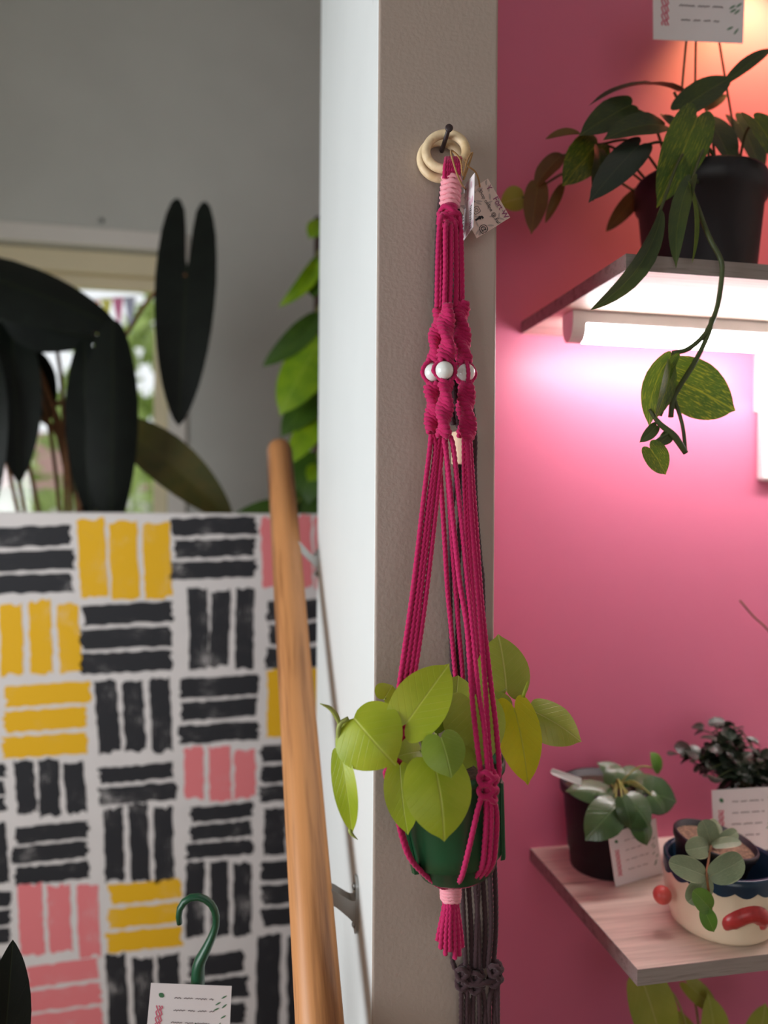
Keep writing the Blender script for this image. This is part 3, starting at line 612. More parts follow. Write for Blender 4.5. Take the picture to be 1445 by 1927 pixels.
# basket knots
def square_knot(c, w, h, mat, parent, n=4, r=0.0032):
    bb = B()
    for i in range(n):
        cc = c + V(0, 0, h * (0.5 - i / (n - 1))); knot_ring(bb, cc, V(0, 0, -1), V(1, 0.25, 0).normalized(), w / 2 * (0.85 + 0.2 * (i % 2)), 0.0055, 0.5 * (-1) ** i, r, 9)
    v, f = sweep([c + V(0, 0, h * 0.6), c - V(0, 0, h * 0.6)], 0.005, 0.003, n=8); bb.add(v, f); return bb.build('square_knot', mat, parent, True)
KN = P(918, 1479, 0.752); square_knot(KN, 0.020, 0.024, M['cord'], mh, 5)
KL = P(741, 1448, 0.788); square_knot(KL, 0.018, 0.024, M['cord'], mh, 5)
KB = P(874, 1412, 0.887); square_knot(KB, 0.018, 0.016, M['cord'], mh, 4, 0.0026)
G = (848, 1670, 0.813)
for pts in ([(909, 1494, .752), (900, 1520, .752), (893, 1550, .753), (882, 1598, .754), (869, 1648, .763), (858, 1664, .785)], [(914, 1496, .752), (915, 1530, .753), (912, 1585, .756), (906, 1630, .762), (884, 1658, .780)],
            [(921, 1496, .752), (924, 1530, .753), (922, 1585, .757), (916, 1630, .763), (888, 1660, .784)], [(926, 1494, .754), (934, 1530, .757), (933, 1580, .762), (925, 1628, .768), (893, 1660, .790)],
            [(738, 1462, .785), (745, 1520, .778), (757, 1578, .778), (776, 1622, .778), (822, 1664, .795)], [(743, 1462, .790), (748, 1520, .785), (760, 1578, .786), (780, 1626, .786), (824, 1665, .802)],
            [(874, 1425, .889), (872, 1500, .886), (866, 1570, .875), (860, 1620, .862), (850, 1655, .826)], [(880, 1425, .889), (884, 1500, .886), (876, 1580, .874), (866, 1625, .860), (854, 1655, .824)]):
    rope('cord', ppath(pts + [G]), RC, M['cord'], mh)
wrap(848, 1657, 848, 1692, 0.813, 0.0092, 6, M['palecord'], 0.0027)
for i, (u, v, dy) in enumerate([(823, 1770, -.002), (829, 1785, -.006), (838, 1797, -.008), (846, 1790, -.009), (856, 1804, -.008), (864, 1798, -.006), (870, 1782, -.001), (834, 1780, .006), (850, 1788, .009), (862, 1776, .006)]):
    k = (u - 847) / 26
    rope('tassel_strand', [P(848 + 11 * k, 1688, 0.813 + dy * 0.7), P(848 + 15 * k, 1715, 0.813 + dy), P(847 + 22 * k, 1750, 0.813 + dy), P(u, v, 0.813 + dy)], 0.003, M['cord'], mh, n=10)

# brown hanger behind it
YW = 0.888
bh = thing('macrame_hanger', P(900, 1920, YW), 'dark brown macrame plant hanger behind the magenta one', 'plant hanger')
rc2 = P(829, 301, 0.889); ring(bh, rc2, (-0.12, -1, 0.12), 37.0 * mpp(rc2), 8.5 * mpp(rc2))
for i, pts in enumerate(([(836, 335), (832, 350), (824, 420), (821, 520), (821, 600), (836, 700), (852, 800)], [(842, 335), (838, 380), (828, 450), (825, 560), (838, 680), (856, 800)], [(846, 335), (842, 380), (834, 460), (834, 580), (848, 700), (862, 805)],
                         [(850, 335), (848, 400), (846, 500), (850, 620), (858, 720), (868, 805)], [(854, 335), (856, 400), (856, 500), (862, 620), (872, 740), (878, 810)], [(858, 335), (862, 420), (868, 560), (876, 680), (890, 780), (894, 830), (893, 880), (896, 960), (905, 1070)])):
    rope('cord', [P(u, v, YW + 0.003 * (i % 2) + (0.004 if 600 > v > 400 else 0)) for u, v in pts], 0.0033, M['browncord'], bh, n=9)
a = P(868, 813, 0.884); q = P(868, 874, 0.884); hh = (a - q).length
B().lathe([(0.004, 0), (0.0108, 0), (0.0118, 0.001), (0.0118, hh - 0.001), (0.0108, hh), (0.004, hh)], 24, q).build('wooden_bead', M['beadwood'], bh, True)
for i, pts in enumerate(([(862, 872), (850, 960), (846, 1050), (848, 1180), (852, 1290), (856, 1450), (868, 1640), (872, 1720), (876, 1815)], [(866, 872), (866, 960), (862, 1080), (862, 1250), (870, 1450), (880, 1640), (886, 1740), (888, 1822)],
                         [(870, 872), (872, 960), (876, 1080), (880, 1250), (886, 1450), (893, 1640), (900, 1740), (902, 1822)], [(874, 872), (880, 960), (890, 1100), (896, 1250), (902, 1450), (908, 1640), (913, 1740), (910, 1820)],
                         [(870, 874), (876, 1000), (884, 1120), (900, 1300), (912, 1480), (921, 1640), (924, 1740), (918, 1820)], [(876, 874), (888, 1000), (900, 1120), (912, 1300), (922, 1480), (931, 1640), (933, 1740), (928, 1820)],
                         [(905, 1065), (908, 1100), (910, 1220), (906, 1400), (902, 1600), (897, 1740), (894, 1820)], [(866, 1740), (858, 1780), (851, 1800), (856, 1822), (868, 1836)])):
    rope('cord', [P(u, v, YW + 0.0035 * (i % 2)) for u, v in pts], 0.0034, M['browncord'], bh, n=9)
for (u, v) in ((872, 1838), (897, 1845), (932, 1832)):
    square_knot(P(u, v, YW - 0.003), 0.017, 0.018, M['browncord'], bh, 4)
rope('cord', ppath([(868, 1846, YW - .004), (885, 1852, YW - .008), (910, 1850, YW - .009), (936, 1842, YW - .004)]), 0.004, M['browncord'], bh, n=9)
for i, (u0, u1) in enumerate(((868, 868), (873, 882), (880, 878), (892, 890), (899, 902), (906, 912), (926, 920), (932, 930), (936, 936))):
    rope('cord', ppath([(u0, 1852, YW), (u1, 1890, YW + .002 * (i % 2)), (u1, 1930, YW), (u1, 2050, YW)]), 0.0034, M['browncord'], bh, n=9)

# ------------------------------------------------------------------ tags on twine
def ribbon(pts, w, quad, lift=0.0005):
    """flat ink stroke on a quad, points in (s,t) of the card"""
    tl_, tr_, br_, bl_ = quad; nn = (tr_ - tl_).cross(bl_ - tl_).normalized()
    if nn.dot(CAM - tl_) < 0: nn = -nn
    def at(s, t): return (tl_ * (1 - s) + tr_ * s) * (1 - t) + (bl_ * (1 - s) + br_ * s) * t + nn * lift
    W = (tr_ - tl_).length; Hh = (bl_ - tl_).length; v = []; f = []
    for i, (s, t) in enumerate(pts):
        a = pts[max(0, i - 1)]; c = pts[min(len(pts) - 1, i + 1)]; dx, dy = (c[0] - a[0]) * W, (c[1] - a[1]) * Hh; l = math.hypot(dx, dy) or 1
        v += [at(s - dy / l * w / 2 / W, t + dx / l * w / 2 / Hh), at(s + dy / l * w / 2 / W, t - dx / l * w / 2 / Hh)]
    for i in range(len(pts) - 1): f.append((2 * i, 2 * i + 1, 2 * i + 3, 2 * i + 2))
    return v, f
def blot(s, t, a, b, rot, quad, n=10):
    """small leaf-shaped print"""
    tl_, tr_, br_, bl_ = quad; nn = (tr_ - tl_).cross(bl_ - tl_).normalized()
    if nn.dot(CAM - tl_) < 0: nn = -nn
    W = (tr_ - tl_).length; Hh = (bl_ - tl_).length; v = []
    for i in range(n):
        p = 2 * math.pi * i / n; x = a * math.cos(p); y = b * math.sin(p) * (1 - 0.3 * abs(math.cos(p))); xx = x * math.cos(rot) - y * math.sin(rot); yy = x * math.sin(rot) + y * math.cos(rot)
        ss = min(0.99, max(0.01, s + xx / W)); tt = min(0.99, max(0.01, t + yy / Hh))
        v.append((tl_ * (1 - ss) + tr_ * ss) * (1 - tt) + (bl_ * (1 - ss) + br_ * ss) * tt + nn * 0.0003)
    return v, [tuple(range(n))]
def scribble_lines(rows, quad, w, rnd, lift=0.0005):
    bb = B()
    for (s0, s1, t, amp) in rows:
        s = s0
        while s < s1:
            wl2 = min(s1 - s, rnd.uniform(0.07, 0.17)); k = max(4, int(wl2 / 0.012)); pts = [(s + wl2 * i / k, t + amp * (math.sin(i * 2.3 + rnd.random()) * 0.7 + rnd.uniform(-0.3, 0.3))) for i in range(k + 1)]
            bb.add(*ribbon(pts, w, quad, lift)); s += wl2 + 0.035
    return bb
def sheet(parent, quad, mat, thick=0.0006, name='sheet'):
    tl_, tr_, br_, bl_ = quad; nn = (tr_ - tl_).cross(bl_ - tl_).normalized()
    if nn.dot(CAM - tl_) > 0: nn = -nn
    return B().prism([tl_, tr_, br_, bl_], nn * thick).build(name, mat, parent)
def text(parent, s, origin, X, Y, size, mat, name='lettering', bold=0.0, fit=None):
    cu = bpy.data.curves.new('txt', 'FONT'); cu.body = s; cu.size = 1.0; cu.offset = bold; ob = bpy.data.objects.new('txt', cu); C.objects.link(ob)
    bpy.context.view_layer.update(); me = bpy.data.meshes.new_from_object(ob.evaluated_get(bpy.context.evaluated_depsgraph_get()))
    if fit: size = fit / max(q.co.x for q in me.vertices)
    X = X.normalized(); Y = Y.normalized(); v = [origin + X * (q.co.x * size) + Y * (q.co.y * size) for q in me.vertices]; f = [tuple(p.vertices) for p in me.polygons]
    bpy.data.objects.remove(ob); bpy.data.curves.remove(cu); bpy.data.meshes.remove(me)
    return mobj(name, v, f, mat, parent, False)
rnd = random.Random(5)
# blush tag hanging to the right; its print runs down along the long edge
q1 = [P(855, 375, 0.868), P(918, 336, 0.866), P(960, 409, 0.858), P(897, 448, 0.860)]          # left, top, right, bottom corner
t2 = thing('hang_tag', q1[1], 'blush hang tag with black lettering and social media icons on jute twine', 'tag')
qd = (q1[1], q1[2], q1[3], q1[0])                       # s along the reading direction, t across
sheet(t2, qd, M['tagpaper'])
bb = B()
for i in range(34):
    bb.add(*blot(rnd.uniform(0.04, 0.96), rnd.uniform(0.04, 0.96), 0.0042, 0.0013, rnd.uniform(0, 3.14), qd))
bb.build('leaf_print', M['leafink'], t2)
def on(s, t): return (qd[0] * (1 - s) + qd[1] * s) * (1 - t) + (qd[3] * (1 - s) + qd[2] * s) * t
nn = (qd[1] - qd[0]).cross(qd[3] - qd[0]).normalized(); nn = nn if nn.dot(CAM - qd[0]) > 0 else -nn
Xd = qd[1] - qd[0]; Yd = qd[0] - qd[3]; k = (qd[1] - qd[0]).length
text(t2, 'Shop online @ Ful', on(0.12, 0.37) + nn * 0.0006, Xd, Yd, k * 0.135, M['ink'], bold=0.004, fit=k * 0.86)
text(t2, 'Fort W', on(0.44, 0.15) + nn * 0.0006, Xd, Yd, k * 0.19, M['plumink'], bold=0.012, fit=k * 0.54)
text(t2, 'Y', on(0.14, 0.15) + nn * 0.0006, Xd, Yd, k * 0.17, M['plumink'], bold=0.008)
text(t2, '@', on(0.80, 0.80) + nn * 0.0006, Xd, Yd, k * 0.21, M['ink'])
text(t2, 'f', on(0.62, 0.80) + nn * 0.0006, Xd, Yd, k * 0.26, M['ink'], 'icon', 0.04)
bb = B(); bb.add(*ribbon([(0.16, 0.64), (0.30, 0.64)], 0.0062, qd)); bb.build('icon', M['ink'], t2)
cam_ic = B(); rr = [(0.47 + 0.075 * sgnpow * 1.0, 0.66 + 0.085 * s2) for sgnpow, s2 in [(math.copysign(abs(math.cos(p)) ** 0.4, math.cos(p)), math.copysign(abs(math.sin(p)) ** 0.4, math.sin(p))) for p in np.linspace(0, 2 * math.pi, 33)]]
cam_ic.add(*ribbon(rr, 0.0006, qd)); cam_ic.add(*ribbon([(0.47 + 0.036 * math.cos(p), 0.66 + 0.041 * math.sin(p)) for p in np.linspace(0, 2 * math.pi, 21)], 0.0006, qd)); cam_ic.add(*ribbon([(0.515, 0.605), (0.52, 0.61)], 0.0006, qd)); cam_ic.build('icon', M['ink'], t2)
rope('twine', ppath([(874, 300, 0.850), (880, 312, 0.846), (893, 322, 0.850), (900, 336, 0.856), (903, 352, 0.862)]), 0.0011, M['jute'], t2, n=6)
# white tag seen nearly edge on
q2 = (P(873, 350, 0.872), P(893, 325, 0.836), P(890, 427, 0.834), P(869, 457, 0.868))
t1 = thing('hang_tag', q2[0], 'white hang tag turned edge-on beside the pale pink wrap', 'tag')
sheet(t1, q2, M['paper'])
bb = B()
for i in range(14): bb.add(*blot(rnd.uniform(0.1, 0.9), rnd.uniform(0.05, 0.95), 0.005, 0.0022, rnd.uniform(0, 3.1), q2))
bb.build('leaf_print', noisy('pale_pink_print', lin(228, 190, 205), 0.8, 0.03), t1)
bb = B()
for s, a_, b2 in ((0.2, 0.05, 0.30), (0.32, 0.04, 0.28), (0.44, 0.03, 0.26), (0.16, 0.40, 0.9), (0.28, 0.36, 0.88), (0.4, 0.34, 0.86)): bb.add(*ribbon([(s, a_), (s, b2)], 0.0007, q2))
bb.build('ruled_lines', M['greyink'], t1)
bb = B()
for s, t0_, t1_ in ((0.78, 0.55, 0.97), (0.08, 0.42, 0.96)):
    n = 34; bb.add(*ribbon([(s + 0.10 * math.sin(i * 1.9) + 0.02 * math.sin(i), t0_ + (t1_ - t0_) * i / n + 0.008 * math.cos(i * 1.9)) for i in range(n + 1)], 0.0007, q2, 0.0008))
bb.build('handwriting', M['ink'], t1)
rope('twine', ppath([(886, 288, 0.852), (878, 305, 0.846), (871, 330, 0.848), (866, 300, 0.836), (851, 284, 0.838), (849, 290, 0.832), (858, 322, 0.828), (868, 345, 0.836), (876, 356, 0.860)]), 0.0012, M['jute'], t1, n=6)
rope('twine', ppath([(889, 287, 0.854), (882, 310, 0.850), (872, 338, 0.852)]), 0.0014, M['jute'], t1, n=6)

# ------------------------------------------------------------------ philodendron in the green pot
YP = 0.815
pc = P(836, 1437, YP); tilt = Matrix.Rotation(math.radians(-7.5), 3, FWD)
def in_pot(x, y, z): return pc + tilt @ Vector((x, y, z))
YAWN = -YAW
ph = thing('potted_philodendron', in_pot(0, 0, -0.12), 'lime green heart-leaf philodendron in a green plastic pot, hanging in the magenta macrame', 'potted plant')
pot = B().lathe([(0.030, -0.118), (0.036, -0.120), (0.041, -0.1165), (0.0475, -0.1005), (0.0515, -0.0985), (0.0535, -0.080), (0.0615, -0.012), (0.0655, -0.010), (0.0665, -0.004), (0.0660, 0), (0.0635, 0), (0.060, -0.012), (0.056, -0.05)], 48, pc, tilt).build('pot', M['greenpot'], ph, True)
for i in range(4):
    a = YAWN + math.radians((-152, -18, 40, 130)[i]); ca, sa = math.cos(a), math.sin(a); pts = []
    bb = B()
    def rp(r, z, s): return in_pot(r * ca - s * sa, r * sa + s * ca, z)
    for s in (-0.005, 0.005): pts.append([rp(0.052, -0.097, s), rp(0.0605, -0.020, s), rp(0.0625, -0.022, s * 0.6), rp(0.0545, -0.104, s * 0.6), rp(0.050, -0.104, s)])
    n = 5; bb.add(pts[0] + pts[1], [tuple(range(n)), tuple(range(2 * n - 1, n - 1, -1))] + [(j, n + j, n + (j + 1) % n, (j + 1) % n) for j in range(n)])
    bb.build('pot_rib', M['greenpot'], pot)
B().lathe([(0.002, -0.010), (0.03, -0.0095), (0.0605, -0.013)], 32, pc, tilt, cap0=True, cap1=False).build('soil', M['soil'], ph, True)
crown = in_pot(0.0, 0.01, -0.008)
def cr(dx, dy): return in_pot(dx, dy, -0.009)
def phl(mat, b, t, w, yb, yt=None, crown_at=(0, 0), **k):
    k.setdefault('n', 22); k.setdefault('rings', 6)
    return pleaf(ph, M[mat], b, t, w, yb, yt, stalk=cr(*crown_at), stalk_r=0.0015, **k)
phl('olive', (953, 1303), (938, 1196), 112, .842, .862, (0.02, 0.03), nrm=(0.1, -1, 0.5), arch=0.05, fold=-0.15)
phl('olive', (1000, 1336), (1092, 1394), 84, .816, .800, (0.04, 0.0), nrm=(0.25, -1, 0.35), arch=0.08, fold=-0.3, shape='cordate', wave=0.03)
phl('olive', (886, 1318), (900, 1445), 118, .806, .776, (0.03, 0.0), nrm=(-0.2, -1, 0.5), arch=0.08, fold=0.12)
phl('olive', (858, 1318), (862, 1272), 64, .850, .862, (0.01, 0.03), nrm=(0, -1, 0.8), arch=0.02)
phl('olive', (944, 1340), (925, 1300), 56, .830, .842, (0.03, 0.02), nrm=(0.3, -1, 0.5))
phl('lime', (722, 1316), (738, 1290), 52, .812, .822, (-0.03, 0.02), nrm=(0, -1, 0.4))
phl('sage', (815, 1372), (842, 1290), 52, .800, .815, (0.0, 0.02), nrm=(0.5, -1, 0.1), shape='cordate', fold=0.3)
phl('sage', (812, 1350), (826, 1302), 40, .816, .825, (0.0, 0.03), nrm=(-0.5, -1, 0.2), shape='cordate', fold=0.2)
phl('olive', (792, 1414), (748, 1424), 58, .775, .765, (-0.01, 0.0), nrm=(-0.2, -1, 0.7), shape='cordate', arch=0.1)
phl('olive', (872, 1402), (856, 1448), 62, .780, .765, (0.02, 0.0), nrm=(0.2, -1, 0.5), shape='cordate')
phl('lime', (664, 1350), (742, 1438), 138, .770, .742, (-0.045, -0.01), nrm=(-0.25, -1, 0.30), arch=0.13, fold=-0.22, shape='cordate', tipcurl=0.1)
phl('lime', (762, 1365), (843, 1252), 104, .755, .772, (-0.02, -0.01), nrm=(-0.15, -1, 0.45), arch=0.05, fold=0.10)
phl('lime', (752, 1438), (767, 1568), 68, .770, .756, (-0.03, -0.02), nrm=(-0.5, -1, 0.2), arch=0.07, fold=0.1, shape='cordate')
phl('lime', (818, 1440), (836, 1580), 134, .742, .724, (0.0, -0.02), nrm=(0.05, -1, 0.40), arch=0.09, fold=-0.14)
phl('sage', (829, 1387), (849, 1462), 86, .735, .722, (0.01, -0.02), nrm=(-0.05, -1, 0.55), arch=0.08, fold=-0.2)
phl('yellowlime', (967, 1330), (993, 1474), 94, .795, .775, (0.045, -0.005), nrm=(0.1, -1, 0.25), arch=0.05, fold=-0.12)
# trailing shoot on the left
sh = tube('stem', ppath([(742, 1425, .770), (700, 1425, .772), (660, 1418, .772), (647, 1408, .772), (637, 1385, .772), (640, 1362, .770), (656, 1352, .770)]), 0.0026, M['stem'], ph, 8)
pleaf(ph, M['lime'], (641, 1415), (662, 1566), 52, .768, .760, nrm=(-0.75, -1, 0.1), shape='cordate', arch=0.10, fold=0.25, n=22, rings=6, side=-0.07, stalk=[P(650, 1412, .772), P(646, 1408, .770)])
tube('leaf_tip', ppath([(658, 1560, .7605), (660, 1568, .760), (673, 1580, .757)]), 0.0022, M['stem'], ph, 6, taper=[1, 0.8, 0.15])
tube('new_shoot', ppath([(640, 1366, .771), (634, 1350, .770), (622, 1333, .768), (602, 1324, .766)]), 0.0026, M['stem'], ph, 8, taper=[0.7, 1, 0.9, 0.15])
tube('sheath', ppath([(984, 1312, .795), (988, 1298, .795), (993, 1282, .795)]), 0.0022, M['lime'], ph, 6, taper=[1, 0.8, 0.2])

# ------------------------------------------------------------------ pothos on the upper shelf
YQ = 1.06
ptc = P(1316, 470, YQ); ptc.z = zs_up
po = thing('potted_pothos', ptc, 'variegated pothos with a trailing vine in a dark pot on the upper shelf', 'potted plant')
rimz = P(1316, 345, YQ).z - zs_up; rpx = 118 * mpp(P(1316, 400, YQ))
B().lathe([(rpx * 0.78, 0), (rpx * 0.8, 0.004), (rpx * 0.94, rimz - 0.035), (rpx * 0.99, rimz - 0.033), (rpx, rimz - 0.004), (rpx * 0.98, rimz), (rpx * 0.94, rimz), (rpx * 0.9, rimz - 0.03)], 40, ptc).build('pot', M['blackpot'], po, True)
B().lathe([(0.002, rimz - 0.012), (rpx * 0.93, rimz - 0.016)], 30, ptc, cap1=False).build('soil', M['soil'], po, True)
hk = P(1316, -170, YQ)
for u, v, y in ((1268, 345, YQ + 0.03), (1306, 345, YQ + 0.06), (1398, 345, YQ + 0.0)):
    tube('wire', [hk, P(1314 + (u - 1316) * 0.5, 90, YQ), P(u, v, y)], 0.0017, M['darkstem'], po, 6)
def pcr(dx, dy): return ptc + Vector((dx, dy, rimz - 0.01))
def ptl(mat, b, t, w, yb, yt=None, at=(0, 0), shape='heart', stalk=True, **k):
    return pleaf(po, M[mat], b, t, w, yb, yt, shape=shape, stalk=pcr(*at) if stalk else None, stalk_mat=M['darkstem'], stalk_r=0.002, n=16, rings=5, **k)
ptl('pothosdark', (1278, 172), (1112, 196), 46, 1.04, 1.02, (-0.02, 0), 'cordate', nrm=(0, -0.5, 1), arch=0.10, fold=0.25, wave=0.03)
ptl('pothosdark', (1190, 196), (1092, 254), 58, 1.03, 1.02, (-0.03, 0.02), 'cordate', nrm=(0.2, -1, 0.3), arch=0.05, wave=0.04)
ptl('dried', (1092, 252), (1026, 262), 22, 1.03, 1.03, (-0.03, 0.02), 'lance', stalk=False, nrm=(0, -1, 0.6), fold=0.5)
ptl('pothosdark', (1252, 236), (1138, 262), 64, 1.02, 1.00, (-0.02, -0.02), 'cordate', nrm=(0, -1, 0.6), arch=0.08, wave=0.03)
ptl('pothos', (1126, 268), (1060, 348), 74, 1.05, 1.04, (-0.05, 0), 'cordate', nrm=(0.1, -1, 0.35), arch=0.06, wave=0.05, fold=0.2)
ptl('pothosdark', (1128, 280), (1116, 376), 48, 1.03, 1.02, (-0.05, 0), 'cordate', nrm=(0.5, -1, 0.2), wave=0.05, stalk=False)
ptl('pothosblue', (1204, 272), (1110, 378), 64, 1.00, 0.98, (-0.03, -0.02), 'heart', nrm=(-0.2, -1, 0.35), arch=0.06, fold=-0.15)
ptl('dried', (1058, 290), (1006, 352), 40, 1.08, 1.09, (-0.06, 0.02), 'lance', nrm=(-0.4, -1, 0.4), wave=0.06, fold=0.3)
ptl('dried', (1012, 344), (1000, 438), 46, 1.09, 1.09, (-0.06, 0.02), 'cordate', nrm=(-0.3, -1, 0.2), stalk=False, wave=0.05, arch=0.08, fold=0.2)
ptl('dried', (1060, 345), (1026, 420), 20, 1.10, 1.11, (-0.06, 0.02), 'lance', nrm=(-0.3, -1, 0.2), fold=0.3)
ptl('olive', (985, 372), (942, 384), 52, 1.16, 1.17, (-0.07, 0.04), 'cordate', nrm=(0, -1, 0.2))
ptl('dried', (1212, 352), (1140, 436), 34, 1.12, 1.14, (-0.06, 0.04), 'lance', nrm=(0, -1, 0.3), wave=0.08)
ptl('pothos', (1312, 220), (1238, 386), 86, 0.97, 0.94, (0, -0.03), 'heart', nrm=(-0.15, -1, 0.2), arch=0.05, fold=0.10, wave=0.015)
ptl('pothosdark', (1284, 204), (1376, 146), 56, 1.00, 1.00, (0.0, 0), 'heart', nrm=(0.2, -0.9, 0.5), arch=0.05, fold=0.2)
ptl('pothosdark', (1362, 158), (1452, 92), 26, 1.00, 1.00, (0.02, 0), 'lance', nrm=(0.2, -0.9, 0.5), stalk=False, fold=0.5)
ptl('dried', (1326, 208), (1368, 178), 20, 1.10, 1.10, (0.03, 0), 'lance', nrm=(0.2, -0.9, 0.5))
ptl('pothosdark', (1332, 228), (1376, 312), 84, 1.04, 1.02, (0.03, 0), 'heart', nrm=(0.2, -1, 0.4))
ptl('pothosdark', (1385, 226), (1432, 330), 80, 1.08, 1.07, (0.05, 0), 'heart', nrm=(0.2, -1, 0.4))
ptl('pothos', (1418, 222), (1462, 308), 92, 0.98, 0.96, (0.06, 0), 'heart', nrm=(0.2, -1, 0.3))
ptl('pothosdark', (1250, 216), (1262, 236), 36, 1.03, 1.02, (0, 0), 'cordate', nrm=(0.2, -1, 0.4))
ptl('pothosdark', (1300, 335), (1272, 500), 36, 0.905, 0.885, (0, -0.05), 'cordate', nrm=(-0.8, -1, 0.1), side=0.04, fold=0.3)
ptl('pothos', (1294, 340), (1302, 496), 20, 0.90, 0.882, (0, -0.05), 'lance', nrm=(0.6, -1, 0.1), stalk=False, fold=0.4)
lf = ptl('pothosdark', (1246, 396), (1110, 584), 40, 0.895, 0.880, (-0.03, -0.05), 'lance', nrm=(0.45, -1, 0.4), side=-0.10, arch=0.02, fold=0.35)
YV = 0.880
tube('vine', [pcr(0.0, -0.02), P(1300, 345, 0.95)] + ppath([(1318, 405, .90), (1336, 450, .882), (1356, 488, YV), (1358, 520, YV), (1350, 575, YV), (1335, 615, YV), (1316, 640, YV), (1292, 658, YV), (1266, 664, YV)]), 0.0032, M['darkstem'], po, 8)
tube('vine', ppath([(1340, 598, YV), (1332, 630, YV), (1308, 680, YV - .002), (1280, 725, YV - .003), (1266, 752, YV - .003), (1262, 785, YV - .003)]), 0.0034, M['darkstem'], po, 8)
tube('vine', ppath([(1268, 748, YV - .003), (1284, 800, YV - .003), (1290, 850, YV - .003)]), 0.0024, M['darkstem'], po, 8)
tube('vine', ppath([(1222, 770, YV - .008), (1240, 796, YV - .01), (1268, 820, YV - .01), (1290, 852, YV - .008)]), 0.0036, M['darkstem'], po, 8, taper=[0.6, 1, 1.3, 1.0])
tube('vine', ppath([(1262, 812, YV - .01), (1240, 826, YV - .012), (1226, 838, YV - .012)]), 0.002, M['darkstem'], po, 8)
tube('petiole', ppath([(1266, 664, YV), (1266, 690, YV - .004), (1256, 745, YV - .012), (1242, 782, YV - .012)]), 0.0026, M['darkstem'], po, 8)
ptl('pothos', (1266, 712), (1381, 771), 112, YV + .006, YV + .008, stalk=False, shape='heart', nrm=(-0.2, -1, 0.1), arch=0.03, fold=0.06)
ptl('pothos', (1264, 668), (1222, 800), 46, YV - .002, YV - .006, stalk=False, shape='cordate', nrm=(-0.8, -1, 0.1), arch=0.05, side=0.08)
ptl('pothos', (1262, 684), (1234, 786), 44, YV - .010, YV - .016, stalk=False, shape='cordate', nrm=(0.5, -1, 0.1), arch=0.05)
ptl('pothos', (1222, 842), (1252, 892), 52, YV - .014, YV - .012, stalk=False, shape='heart', nrm=(-0.1, -1, 0.2), arch=0.05)
ptl('pothosdark', (1236, 800), (1204, 832), 24, YV - .006, YV - .006, stalk=False, shape='cordate', nrm=(0.2, -1, 0.2))
ptl('pothosdark', (1262, 815), (1238, 836), 26, YV - .008, YV - .008, stalk=False, shape='cordate', nrm=(0.2, -1, 0.2))

# ------------------------------------------------------------------ written price cards
def price_card(quad, label, seed, rows, flip=False):
    t = thing('price_card', quad[3], label, 'card'); rnd = random.Random(seed)
    sheet(t, quad, M['paper']); k = (quad[1] - quad[0]).length
    scribble_lines(rows, quad, k * 0.010, rnd).build('handwriting', M['greyink'], t)
    scribble_lines([], quad, k * 0.01, rnd)
    bb = B(); n = 16
    for s in (0.10, 0.13, 0.155): bb.add(*ribbon([(s + 0.012 * math.sin(i * 2.1 + s * 40), 0.32 + 0.5 * i / n) for i in range(n + 1)], k * 0.014, quad))
    bb.build('pink_lettering', M['pinkink'], t)
    B().add(*blot(0.14, 0.17, k * 0.038, k * 0.032, 0.6, quad)).build('leaf_print', M['greenink'], t)
    for i in range(7): B().add(*blot(0.82 + 0.12 * rnd.random(), 0.1 + 0.8 * rnd.random(), k * 0.04, k * 0.010, rnd.uniform(-1.2, -0.4), quad)).build('leaf_print', M['greenink'], t)
    return t
RW = [(0.3, 0.78, 0.2, 0.012), (0.3, 0.8, 0.38, 0.012), (0.28, 0.76, 0.56, 0.012), (0.3, 0.72, 0.74, 0.012)]
YC = YQ - 0.012
price_card((P(1228, -75, YC), P(1404, -70, YC), P(1398, 82, YC), P(1229, 74, YC)), 'white price card hanging from the wires over the pothos', 11, RW)
tube('card_string', ppath([(1314, -68, YC), (1315, -120, YC + .006), (1316, -150, YQ)]), 0.001, M['jute'], None, 5)
co = bpy.data.objects['card_string']; co.parent = bpy.data.objects['price_card']; co.matrix_parent_inverse = Matrix.Translation(-co.parent.location)

# ------------------------------------------------------------------ lower shelf: black pot plant
yb_ = 1.168
pb_ = P(1140, 1600, yb_); pb_.z = zs_lo
pp_ = thing('potted_peperomia', pb_, 'glossy-leaved plant in a black nursery pot on the lower shelf', 'potted plant')
rp_ = 86 * mpp(P(1142, 1500, yb_)); hp_ = P(1142, 1472, yb_).z - zs_lo
B().lathe([(rp_ * 0.74, 0), (rp_ * 0.76, 0.003), (rp_ * 0.80, 0.03), (rp_ * 0.82, 0.031), (rp_ * 0.92, hp_ - 0.016), (rp_ * 0.99, hp_ - 0.014), (rp_, hp_ - 0.003), (rp_ * 0.98, hp_), (rp_ * 0.93, hp_), (rp_ * 0.9, hp_ - 0.02)], 40, pb_).build('pot', M['blackpot'], pp_, True)
B().lathe([(0.002, hp_ - 0.008), (rp_ * 0.92, hp_ - 0.012)], 30, pb_, cap1=False).build('soil', M['soil'], pp_, True)
def ppl(b, t, w, yb, yt, mat='peperomia', **k):
    k.setdefault('shape', 'cordate'); k.setdefault('nrm', (-0.1, -0.8, 0.9)); return pleaf(pp_, M[mat], b, t, w * 1.15, yb, yt, stalk=pb_ + Vector((0.01, -0.01, hp_ - 0.008)), stalk_r=0.0014, n=14, rings=4, arch=0.12, fold=-0.2, **k)
ppl((1158, 1500), (1066, 1488), 46, 1.12, 1.13); ppl((1162, 1512), (1103, 1580), 62, 1.09, 1.07, nrm=(-0.5, -1, 0.4)); ppl((1178, 1502), (1222, 1556), 60, 1.09, 1.07, nrm=(0.0, -1, 0.7))
